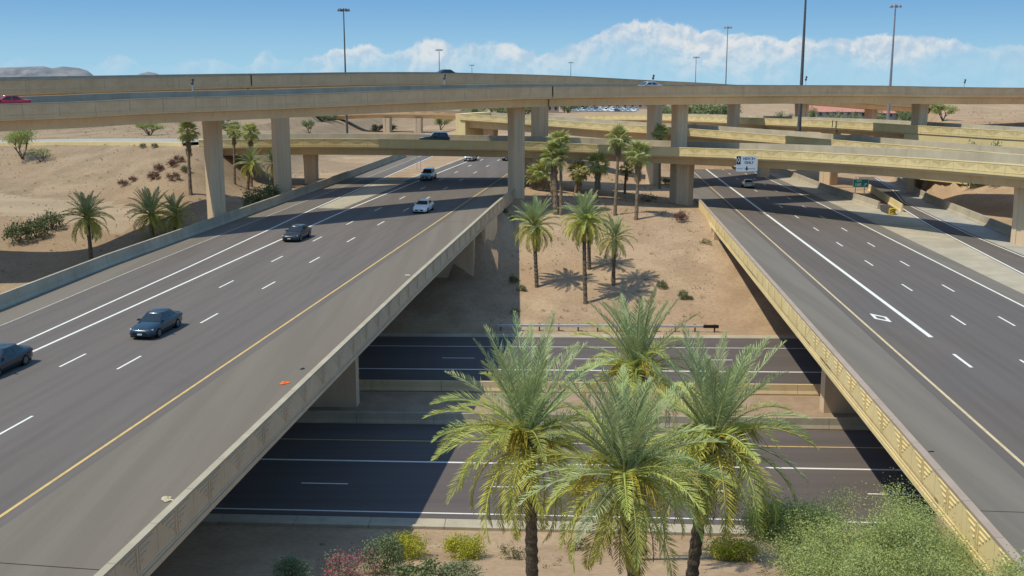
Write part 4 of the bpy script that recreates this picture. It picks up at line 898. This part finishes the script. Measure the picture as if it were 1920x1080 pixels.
    for sg in (-1, 1):
        q = MB(); q.hexa([(2.36, sg * .42, zl - .07), (2.12, sg * .84, zl - .05), (2.0, sg * .80, zl - .05), (2.2, sg * .40, zl - .07), (2.345, sg * .42, zl + .05), (2.10, sg * .845, zl + .09), (2.0, sg * .80, zl + .09), (2.2, sg * .40, zl + .05)]); parts.append(('headlight', q.mesh('headlight', M_LAMP)))
        q = MB(); zt = st[-2][3] - .18; q.hexa([(-2.30, sg * .88, zt - .08), (-2.44, sg * .50, zt - .08), (-2.3, sg * .50, zt - .08), (-2.1, sg * .86, zt - .08), (-2.28, sg * .885, zt + .08), (-2.42, sg * .5, zt + .08), (-2.3, sg * .5, zt + .08), (-2.1, sg * .86, zt + .08)]); parts.append(('tail_light', q.mesh('tail_light', M_TAIL)))
        q = MB(); q.box(.60, .76, min(sg * .78, sg * 1.0), max(sg * .78, sg * 1.0), zb + .0, zb + .12); parts.append(('mirror', q.mesh('mirror', paint)))
    q = MB(); q.box(2.30, 2.432, -.50, .50, st[0][2] + .02, st[0][3] - .04); parts.append(('grille', q.mesh('grille', M_BLACK)))
    q = MB(); q.box(2.42, 2.445, -.17, .17, st[0][2] + .02, st[0][2] + .13); parts.append(('licence_plate', q.mesh('licence_plate', M_PLATE)))
    q = MB(); q.box(-2.435, -2.40, -.16, .16, .62, .74); parts.append(('licence_plate', q.mesh('licence_plate', M_PLATE)))
    q = MB(); q.box(-2.2, 2.2, -.80, .80, .13, .24); parts.append(('underbody', q.mesh('underbody', M_BLACK)))
    return parts
def put_car(name, label, loc, heading, parts, group=None, grade=0.0):
    root = empty(name, loc, 0, label, 'car', group); root.rotation_euler = (0, -grade, math.atan2(heading.y, heading.x))
    for p in parts:
        o = link(p[0], p[1], root)
        if len(p) > 2: o.location = p[2]; link(p[3][0], p[3][1], o)
    return root
uL = Vector((PL.e.x, PL.e.y)); uR = Vector((PR.e.x, PR.e.y))
pt_dark = car_paint('dark_blue', (.022, .040, .062)); pt_dk2 = car_paint('charcoal', (.035, .045, .055)); pt_blk = car_paint('black_blue', (.018, .03, .042)); pt_white = car_paint('white', (.72, .73, .72), .3, 0.0); pt_ice = car_paint('ice_blue', (.30, .42, .47)); pt_sil = car_paint('silver', (.42, .45, .48)); pt_pale = car_paint('pale_grey', (.55, .56, .55)); pt_red = car_paint('red', (.42, .02, .025), .3, .1)
CAR = {k: make_car(m, s) for k, m, s in (('dark', pt_dark, 'sedan'), ('charcoal', pt_dk2, 'sedan'), ('black', pt_blk, 'sedan'), ('white', pt_white, 'sedan'), ('ice', pt_ice, 'suv'), ('pale', pt_pale, 'suv'), ('silver', pt_sil, 'sedan'), ('red', pt_red, 'sedan'), ('darksuv', pt_blk, 'suv'), ('whitesuv', pt_white, 'suv'))}
lf = 'cars on the left freeway'
for lab, px, py, k in [('dark blue sedan in the second lane, largest car fully in view', 294, 622, 'dark'), ('dark car cut off by the left picture edge', -2, 695, 'black'), ('charcoal sedan on the left freeway beside the solid white line', 557, 448, 'charcoal'), ('white sedan in the shadow band on the left freeway', 794, 396, 'white'),
                       ('pale blue sport utility car at the farther shadow band', 803, 336, 'ice'), ('pale grey sport utility car about to pass under the lower ramp bridge', 882, 301, 'pale'), ('dark car half hidden behind the central column', 953, 300, 'black')]:
    put_car('car', lab, PL.on(px, py), -uL, CAR[k], lf, -PL.g)
put_car('car', 'silver sedan driving away under the bridges on the right freeway', PR.on(1402, 351), uR, CAR['silver'], None, PR.g)
def on_ramp(R, px, back, sgn, k, lab):
    i = R.idx(px); q = R.q(i, back, -1.0); d = R.st[min(i + 1, len(R.st) - 1)] - R.st[i - 1]; h = Vector((d.x, d.y)).normalized() * sgn
    put_car('car', lab, q, h, CAR[k], 'cars on the ramps', d.z / math.hypot(d.x, d.y) * sgn)
on_ramp(RA, 813, 5.2, -1, 'darksuv', 'dark sport utility car on the lower ramp bridge in shadow'); on_ramp(F1, 44, 5.5, -1, 'red', 'red car at the left end of the nearest flyover'); on_ramp(F1, 1228, 5.5, -1, 'silver', 'silver car showing above the nearest flyover at right of centre'); on_ramp(F2, 873, 7.5, -1, 'black', 'dark car roof showing above the farther flyover')
q = P(133, 236, 262); put_car('car', 'pale car on the distant road at far left', Vector((q.x, q.y, ground(q.x, q.y) + .02)), Vector((-1, .1)), CAR['whitesuv'])

# ---------------------------------------------------------------- poles, rail, signs
def high_mast(label, px, d, ztop, zbase, m, r=.28, ring=True):
    q = P(px, 150, d); root = empty('light_mast', (q.x, q.y, zbase), 0, label, 'light mast', 'high light masts'); h = ztop - zbase; mb = MB()
    mb.tube([(0, 0, h * i / 6) for i in range(7)], [r * (1 - .62 * i / 6) for i in range(7)], 10); mb.build('pole', m, root)
    if ring:
        mb = MB(); mb.tube([(math.cos(a) * .75, math.sin(a) * .75, h - .25) for a in [2 * math.pi * i / 12 for i in range(13)]], .05, 5, False); mb.box(-.75, .75, -.05, .05, h - .3, h - .2); mb.box(-.05, .05, -.75, .75, h - .3, h - .2); mb.build('lamp_ring', m, root)
        for i in range(6):
            a = 2 * math.pi * i / 6; c = (math.cos(a) * 1.05, math.sin(a) * 1.05); mb = MB(); mb.tube([(c[0], c[1], h - .65), (c[0], c[1], h - .45), (c[0], c[1], h - .1)], [.30, .30, .14], 8); mb.build('lamp', m, root)
    b = MB(); b.cyl((0, 0, .15), (0, 0, 1), r * 1.8, .3, 12); b.build('base', M_CONCD, root)
    return root
def z_at(py, d): return P(960, py, d).z
high_mast('dark high light mast rising over the flyovers left of centre', 648, 232, z_at(17, 232), ground(P(649, 150, 232).x, 232) , M_POLE)
high_mast('light mast behind the flyover between the dark mast and the van', 824, 400, z_at(92, 400), 13, M_POLEL, .3); high_mast('small far light mast above the van on the farther flyover', 885, 560, z_at(121, 560), 14, M_POLEL, .32); high_mast('small far light mast above the centre of the flyover', 1070, 560, z_at(116, 560), 14, M_POLEL, .32)
high_mast('small far light mast before the clouds right of centre', 1304, 430, z_at(106, 430), 14, M_POLEL, .26); high_mast('light mast left of the tall dark one, its lamp ring in the clouds', 1361, 330, z_at(50, 330), 14, M_POLEL, .26)
high_mast('tallest dark light mast at right, its top out of the picture', 1503, 187, 44, z_at(258, 187), M_POLE, .36); high_mast('pale light mast at far right whose lamp ring shows at the top', 1670, 232, z_at(10, 232), 16.5, M_POLEL, .34)
def deck_lamp(label, px):
    i = F1.idx(px); q = F1.q(i, F1.W - .2, 0); root = empty('parapet_lamp', q, 0, label, 'lamp', 'low lamps on the flyover'); mb = MB(); mb.cyl((0, 0, .5), (0, 0, 1), .055, 1.0, 8); mb.build('post', M_STEEL, root)
    mb = MB(); mb.tube([(0, 0, .75), (0, 0, .85), (0, -.05, 1.05), (0, -.05, 1.12)], [.12, .17, .17, .08], 8); mb.build('lamp_head', M_POLE, root); mb = MB(); mb.tube([(.08, 0, 1.12), (.08, -.02, 1.2), (.06, -.05, 1.42), (.06, -.05, 1.48)], [.1, .15, .16, .08], 8); mb.build('lamp_head', M_POLE, root)
for k, px in enumerate((448, 927, 1273, 1581, 1897)): deck_lamp('short post lamp on the flyover parapet, %s from the left' % ('first', 'second', 'third', 'fourth', 'fifth')[k], px)

g0 = cs(109.6, -1.5, 0); g1 = cs(109.6, 21.6, 0); root = empty('guardrail', g0, 0, 'galvanised steel guardrail at the foot of the dirt slope', 'guardrail'); gd = (g1 - g0); gl = gd.length; gu = gd / gl
prof = [(0, .46), (.05, .50), (.05, .55), (0, .60), (.05, .65), (.05, .70), (0, .74)]
mb = MB(); gn = Vector((gu.y, -gu.x, 0))
mb.rings([[gu * s + gn * a + Vector((0, 0, z)) for a, z in prof] for s in np.linspace(0, gl, 12)], False, False); mb.rings([[gu * s - gn * .02 + Vector((0, 0, z)) for a, z in prof] for s in np.linspace(0, gl, 12)], False, False); mb.build('rail', M_STEEL, root)
for k in range(12):
    s = .3 + k * (gl - .6) / 11; mb = MB(); c = gu * s - gn * .16; mb.box(c.x - .08, c.x + .08, c.y - .08, c.y + .08, -.3, .78); mb.box(c.x - .07, c.x + .07, c.y - .02, c.y + .14, .45, .75); mb.build('post', M_BARK, root)
mb = MB(); mb.hexa([tuple(gu * s + gn * a + Vector((0, 0, z))) for z in (.44, .76) for s, a in ((gl - 1.5, -.05), (gl + .1, -.05), (gl + .1, .14), (gl - 1.5, .09))]); mb.build('end_terminal', M_BLACK, root)

def text_mesh(txt, size, m, name='lettering'):
    cu = bpy.data.curves.new('t', 'FONT'); cu.body = txt; cu.size = size; cu.align_x = 'CENTER'; cu.align_y = 'CENTER'; cu.extrude = .004; cu.offset = size * .022
    o = bpy.data.objects.new('t', cu); COL.objects.link(o); dg = bpy.context.evaluated_depsgraph_get(); me = bpy.data.meshes.new_from_object(o.evaluated_get(dg)); bpy.data.objects.remove(o); me.materials.clear(); me.materials.append(m); me.name = name; return me
def flat(name, pts, m, root, y):
    mb = MB(); n = len(pts); mb.rings([[(x, yy, z) for x, z in pts] for yy in (y, y - .006)]); return mb.build(name, m, root)
def lettering(txt, size, m, root, x, z, y, sx=1.0):
    return link('lettering', text_mesh(txt, size, m), root, matrix=Matrix.Translation((x, y, z)) @ Matrix.Rotation(math.pi / 2, 4, 'X') @ Matrix.Diagonal((sx, 1, 1, 1)))
# carpool sign hung on the face of the lower ramp bridge
i = RA.idx(1401); a = RA.st[i]; n = RA.nr[i]; dpt = FWD.dot(a + n * 2.9 - CAM); c = P(1400.5, 307, dpt); k = dpt / F; Wd, Hd = 40 * k, 29 * k
sg = empty('carpool_sign', c, 0, 'white carpool lane sign with black diamond on the lower ramp bridge', 'sign')
def rrect(w2, h2, r=.12): return [(w2 - r, -h2), (w2, -h2 + r), (w2, h2 - r), (w2 - r, h2), (-w2 + r, h2), (-w2, h2 - r), (-w2, -h2 + r), (-w2 + r, -h2)]
mb = MB(); mb.rings([[(x, y, z) for x, z in rrect(Wd / 2, Hd / 2)] for y in (.05, 0)]); mb.build('sign_face', M_WHITE, sg)
flat('diamond_panel', [(-Wd / 2 + .02, Hd / 2 - .04), (-Wd / 2 + .02, -.08), (-Wd / 2 + .58, -.08), (-Wd / 2 + .58, Hd / 2 - .04)], M_SIGNBLACK, sg, -.004)
cx_, cz_ = -Wd / 2 + .30, Hd / 4 - .03
mb = MB(); o1 = [(cx_, cz_ + .42), (cx_ + .22, cz_), (cx_, cz_ - .42), (cx_ - .22, cz_)]; o2 = [(cx_ + (x - cx_) * .58, cz_ + (z - cz_) * .58) for x, z in o1]
for j in range(4):
    e = (j + 1) % 4; mb.quad((o1[j][0], -.014, o1[j][1]), (o1[e][0], -.014, o1[e][1]), (o2[e][0], -.014, o2[e][1]), (o2[j][0], -.014, o2[j][1]))
mb.build('diamond', M_WHITE, sg)
lettering('HOV 2+', .46, M_SIGNBLACK, sg, .28, Hd / 2 - .38, -.006); lettering('ONLY', .46, M_SIGNBLACK, sg, .28, Hd / 2 - .90, -.006)
flat('down_arrow', [(.0, -Hd / 2 + .14), (.34, -Hd / 2 + .44), (.10, -Hd / 2 + .38), (.08, -Hd / 2 + .70), (-.08, -Hd / 2 + .70), (-.10, -Hd / 2 + .38), (-.34, -Hd / 2 + .44)][::-1], M_SIGNBLACK, sg, -.004)
for x0 in (-.95, .75):
    flat('fine_print', [(x0 - .42, -Hd / 2 + .36), (x0 - .42, -Hd / 2 + .42), (x0 + .42, -Hd / 2 + .42), (x0 + .42, -Hd / 2 + .36)], M_POLEL, sg, -.004)
for x0 in (-Wd / 2 + .4, Wd / 2 - .4):
    mb = MB(); mb.box(x0 - .05, x0 + .05, .05, 3.2, -.6, -.5); mb.box(x0 - .05, x0 + .05, .05, 3.2, .5, .6); mb.box(x0 - .04, x0 + .04, .05, .12, -Hd / 2, Hd / 2); mb.build('bracket', M_STEEL, sg)
# exit sign in the gore
b = PR.on(1604, 376); dpt = FWD.dot(b - CAM); k = dpt / F; c = P(1614, 343.5, dpt); es = empty('exit_sign', (c.x, c.y, b.z), 0, 'green exit sign with white number and arrow on posts in the gore', 'sign'); z0 = c.z - b.z; Wd, Hd = 29 * k, 15.5 * k
mb = MB(); mb.rings([[(x, y, z + z0) for x, z in rrect(Wd / 2, Hd / 2, .1)] for y in (.05, 0)]); mb.build('sign_face', M_WHITE, es)
flat('green_panel', [(x, z + z0) for x, z in rrect(Wd / 2 - .06, Hd / 2 - .06, .08)], M_GREEN, es, -.004)
lettering('EXIT', .38, M_WHITE, es, -.25, z0 + Hd / 2 - .28, -.012); lettering('160', .66, M_WHITE, es, -.42, z0 - Hd / 2 + .42, -.012)
ax, az_ = Wd / 2 - .52, z0 - Hd / 2 + .42
flat('arrow', [(ax - .26, az_ - .20), (ax - .18, az_ - .28), (ax + .12, az_ + .02), (ax + .20, az_ - .08), (ax + .26, az_ + .26), (ax - .08, az_ + .20), (ax + .04, az_ + .10)], M_WHITE, es, -.012)
for x0 in (-Wd / 2 + .45, Wd / 2 - .55):
    mb = MB(); mb.box(x0 - .06, x0 + .06, .05, .17, -.3, z0 + Hd / 2); mb.build('post', M_STEEL, es)
# crash cushion at the nose of the gore barrier
cc = PR.on(1664, 399); hd = math.atan2(PR.e.y, PR.e.x); at_ = empty('crash_cushion', PR.pt(PR.st(cc.x, cc.y)[0], 13.6, .004), hd, 'dark crash cushion with yellow chevron nose at the end of the gore barrier', 'crash cushion')
for j in range(5):
    mb = MB(); mb.box(-2.2 + j * .98 + .03, -1.25 + j * .98, -.42, .42, .12, .85); mb.box(-2.2 + j * .98, -2.2 + j * .98 + .10, -.46, .46, .05, .9); mb.build('bay', M_POLE, at_)
mb = MB(); mb.tube([(-2.35, 0, .08), (-2.35, 0, .9)], .46, 12); mb.build('nose', M_YELLOWSIGN, at_)
for sx in (-1, 1):
    for z in (.25, .55):
        mb = MB(); mb.quad((-2.825, 0, z + .22), (-2.825, 0, z + .34), (-2.70, sx * .40, z + .08), (-2.70, sx * .40, z - .04)); mb.build('chevron', M_SIGNBLACK, at_)
# delineator posts on the gore dirt at left
for k, px in enumerate((782, 789)):
    b = PL.on(px, 318); mb = MB(); mb.box(-.05, .05, -.04, .04, 0, 2.3); mb.box(-.10, .10, -.06, -.04, 1.9, 2.3); mb.build('marker_post', M_STEEL, None, label='thin marker post on the dirt gore of the left exit, %s one' % ('left', 'right')[k], cat='post', group='marker posts', matrix=Matrix.Translation(b))

# debris on the left shoulder
def rag(name, label, px, py, size, m, seed):
    rnd = random.Random(seed); mb = MB(); N = 5; b = PL.on(px, py)
    for i in range(N):
        for j in range(N): mb.v.append(((i / 4 - .5) * size * rnd.uniform(.7, 1.2), (j / 4 - .5) * size * .7 * rnd.uniform(.6, 1.3), .02 + rnd.random() * size * .22 * (1 if 0 < i < 4 and 0 < j < 4 else .2)))
    for i in range(N - 1):
        for j in range(N - 1): k = i * N + j; mb.face((k, k + N, k + N + 1, k + 1))
    mb.build(name, m, None, label=label, cat='debris', matrix=Matrix.Translation(b) @ Matrix.Rotation(seed, 4, 'Z'))
rag('crumpled_rag', 'bright orange crumpled rag on the left freeway shoulder by the parapet', 533, 719, .62, mat('orange_cloth', (.85, .16, .03), rough=.8), 1)
rag('crumpled_paper', 'pale crumpled paper on the left freeway shoulder near the bottom left', 313, 937, .55, mat('tan_paper', (.50, .44, .30), rough=.9), 2)
rag('paper_scrap', 'small pale scrap at the foot of the left parapet farther along', 765, 517, .5, mat('pale_scrap', (.5, .46, .38), rough=.9), 3)
for k, (px, py, sz) in enumerate(((567, 692, .4),)):
    rag('tyre_scrap', 'thin dark tyre scrap on the left shoulder beside the orange rag', px, py, sz * .8, M_BLACK if k < 2 else M_CONCD, 4 + k)
b = PR.on(1746, 847); mb = MB(); mb.box(-.13, .13, -.035, .035, 0, .03); mb.build('tyre_scrap', M_BLACK, None, label='dark tyre scrap on the right freeway shoulder by the parapet', cat='debris', matrix=Matrix.Translation(b) @ Matrix.Rotation(.2, 4, 'Z'))

# ---------------------------------------------------------------- far background
def ridge(label, x0, x1, ytops, d, depth, seed):
    n, m_ = 120, 41; Vv = []; base = -60.0
    for j in range(m_):
        for i in range(n):
            u = i / (n - 1); w_ = j / (m_ - 1); px = x0 + (x1 - x0) * u; yt = float(np.interp(px, [q[0] for q in ytops], [q[1] for q in ytops])); dd = d + depth * (w_ - .5)
            top_ = P(px, yt, d).z; prof_ = 1 - abs(w_ - .5) * 2; q = P(px, yt, dd)
            nz_ = mnoise.fractal(Vector((q.x * .006, dd * .004, seed)), 1.0, 2.0, 5) * .26 + mnoise.fractal(Vector((q.x * .03, dd * .012, seed)), 1.0, 2.0, 4) * .16
            z = base + (top_ - base) * (prof_ ** .75) * (1 + nz_ * smooth(1.0, .55, prof_)); Vv.append((q.x, q.y, z))
    I = (np.arange(m_ - 1)[:, None] * n + np.arange(n - 1)[None, :]).ravel()
    link('mountain', numpy_mesh('mountain', np.array(Vv), np.stack([I, I + 1, I + 1 + n, I + n], 1), M_ROCK, False), None, kind='structure')
ridge('m', -260, 186, [(-260, 150), (-150, 134), (-60, 128), (0, 127), (40, 125.5), (82, 124), (98, 128), (118, 124.5), (148, 127.5), (165, 133), (186, 150)], 6000, 1600, 1.0)
ridge('m', 180, 330, [(180, 152), (215, 145), (250, 145), (262, 138), (278, 134.5), (292, 137), (312, 146), (330, 152)], 5200, 900, 2.0)

def building(label, px, d, w_, h, dep, wall, roof_m, rows, colsn, pitched=True, rz=0.0, name='apartment_building'):
    q = P(px, 212, d); zb = ground(q.x, q.y) if d < 690 else 15; root = empty(name, (q.x, q.y, zb), rz, label, 'building'); mb = MB(); mb.box(-w_ / 2, w_ / 2, 0, dep, -1, h); mb.build('wall', wall, root)
    if pitched:
        mb = MB(); o = .5; mb.rings([[(x, -o, h), (x, dep + o, h), (x, dep / 2, h + dep * .22)] for x in (-w_ / 2 - o, w_ / 2 + o)]); mb.build('roof', roof_m, root)
    else:
        mb = MB(); mb.box(-w_ / 2 - .2, w_ / 2 + .2, -.2, dep + .2, h, h + .6); mb.build('roof', roof_m, root)
    for r_ in range(rows):
        for c_ in range(colsn):
            x = -w_ / 2 + (c_ + .5) * w_ / colsn; z = (r_ + .42) * h / rows; mb = MB(); mb.box(x - .55, x + .55, -.06, .02, z - .1, z + 1.2); mb.build('window', M_GLASS, root)
    return root
M_STUCCO = mat('grey_blue_stucco', (.27, .28, .31), (.31, .32, .35), .9, .5); M_STUCCO2 = mat('beige_stucco', (.42, .34, .27), (.46, .38, .30), .9, .5); M_TILE = mat('red_roof_tile', (.46, .20, .155), (.53, .25, .19), .9, 1.2, .15, 3); M_SHEET = mat('pale_sheet_roof', (.42, .48, .50), (.50, .56, .57), .5, .4)
building('grey apartment block with red tiled roof behind the farthest ramp, left one', 1592, 430, 26, 4.9, 12, M_STUCCO, M_TILE, 2, 9); building('grey apartment block with red tiled roof left of the rightmost column', 1690, 420, 22, 4.7, 12, M_STUCCO, M_TILE, 2, 8); building('grey apartment block with red roof between the two others', 1642, 470, 20, 5.6, 12, M_STUCCO, M_TILE, 2, 6)
building('long low building with pale sheet roof far behind the centre column', 1150, 500, 50, 2.9, 16, M_STUCCO2, M_SHEET, 1, 14, False, name='warehouse'); building('small beige building behind the centre column', 1030, 440, 8, 3.2, 8, M_STUCCO2, M_STUCCO2, 1, 3, False, name='small_building'); building('pale low building left of the centre column under the flyover', 908, 500, 16, 3.2, 10, M_STUCCO, M_SHEET, 1, 5, False, name='warehouse')
# parked cars in front of the long building
simple = {k: [p for p in CAR[k] if p[0] in ('body', 'windscreen', 'rear_window', 'side_window')] for k in ('white', 'silver', 'pale', 'charcoal', 'red', 'whitesuv')}
rnd = random.Random(5)
for r_ in range(2):
    for c_ in range(13):
        px = 1062 + c_ * 10.4 + r_ * 4; d = 455 + r_ * 22; q = P(px, 210, d); k = rnd.choice(['white', 'silver', 'pale', 'charcoal', 'whitesuv', 'silver'])
        put_car('parked_car', 'parked car in the far lot before the long pale building', Vector((q.x, q.y, ground(q.x, q.y))), Vector((.35, -1)), simple[k], 'cars parked in the far lot')
# far small overpass at left centre
T_S = [(560, 214, 345), (640, 209, 338), (700, 206.5, 332), (770, 206.5, 328), (835, 208, 326), (900, 212, 326)]
RS = ramp_bridge('far_overpass', 'small far overpass on two columns seen under the flyover left of centre', T_S, 9, 2.5, 1.3, M_BROWN, M_COPE_L, M_BROWNG, M_CONC, L=4.0, cols=[(727, None, 2.4, .8), (785, None, 2.4, .8)], col_d=1.6)

# loose stones and dry tufts strewn over the bare ground (nobody could count them)
rng = np.random.default_rng(11); Vs = []; Fs = []; cnt = 0
unit = np.array([(1, 0, 0), (-1, 0, 0), (0, 1, 0), (0, -1, 0), (0, 0, 1), (0, 0, -.6)]); tri8 = np.array([(0, 2, 4), (2, 1, 4), (1, 3, 4), (3, 0, 4), (2, 0, 5), (1, 2, 5), (3, 1, 5), (0, 3, 5)])
def scatter(n, xr, yr, rmin, rmax):
    global cnt
    for _ in range(n):
        X = rng.uniform(*xr); Y = rng.uniform(*yr); sl, tl = PL.st(X, Y); sr, tr_ = PR.st(X, Y); v = Y + .035 * X
        if -19.6 < tl < 13.6 or -13 < tr_ < 29 or 57.5 < v < 109.5: continue
        r = rmin + (rmax - rmin) * rng.random() ** 3; z = ground(X, Y)
        Vs.append(unit * r * rng.uniform(.6, 1.2, (6, 3)) + np.array([X, Y, z + r * .2])); Fs.append(tri8 + cnt); cnt += 6
scatter(5200, (-4, 30), (108, 150), .02, .085); scatter(5200, (-100, -32), (100, 190), .025, .12); scatter(2400, (-22, 24), (38, 58), .015, .06); scatter(1500, (-4, 40), (150, 200), .03, .12); scatter(1500, (60, 110), (120, 240), .03, .15); scatter(1500, (-110, -40), (190, 260), .03, .15)
link('loose_stones', numpy_mesh('loose_stones', np.concatenate(Vs), np.concatenate(Fs), mat('stone', (0.24, 0.175, 0.125), (0.32, 0.24, 0.175), 0.95, 1.5)), None, kind='stuff', label='loose brown stones strewn over the bare dirt slopes', cat='stones')

# sparse dry weeds on the slopes (nobody could count them)
sites = []
for n_, xr, yr in ((110, (-4, 30), (110, 150)), (150, (-100, -36), (104, 186)), (50, (-22, 24), (42, 57)), (60, (-2, 40), (150, 200)), (70, (62, 110), (120, 230)), (60, (-110, -45), (195, 260))):
    for _ in range(n_):
        X = rng.uniform(*xr); Y = rng.uniform(*yr); sl, tl = PL.st(X, Y); sr, tr_ = PR.st(X, Y)
        if -20 < tl < 13.6 or -13.5 < tr_ < 29: continue
        r = rng.uniform(.08, .3)
        for q_ in range(3): sites.append((X + rng.normal(0, r * .5), Y + rng.normal(0, r * .5), ground(X, Y) + r * .45))
V_, F_ = leaf_cloud(sites, 9, (.10, .10, .09), .20, rng, .22, .8)
link('dry_weeds', numpy_mesh('dry_weeds', V_, F_, M_DRYLEAF), None, kind='stuff', label='sparse dry weeds dotted over the bare dirt slopes', cat='weeds')
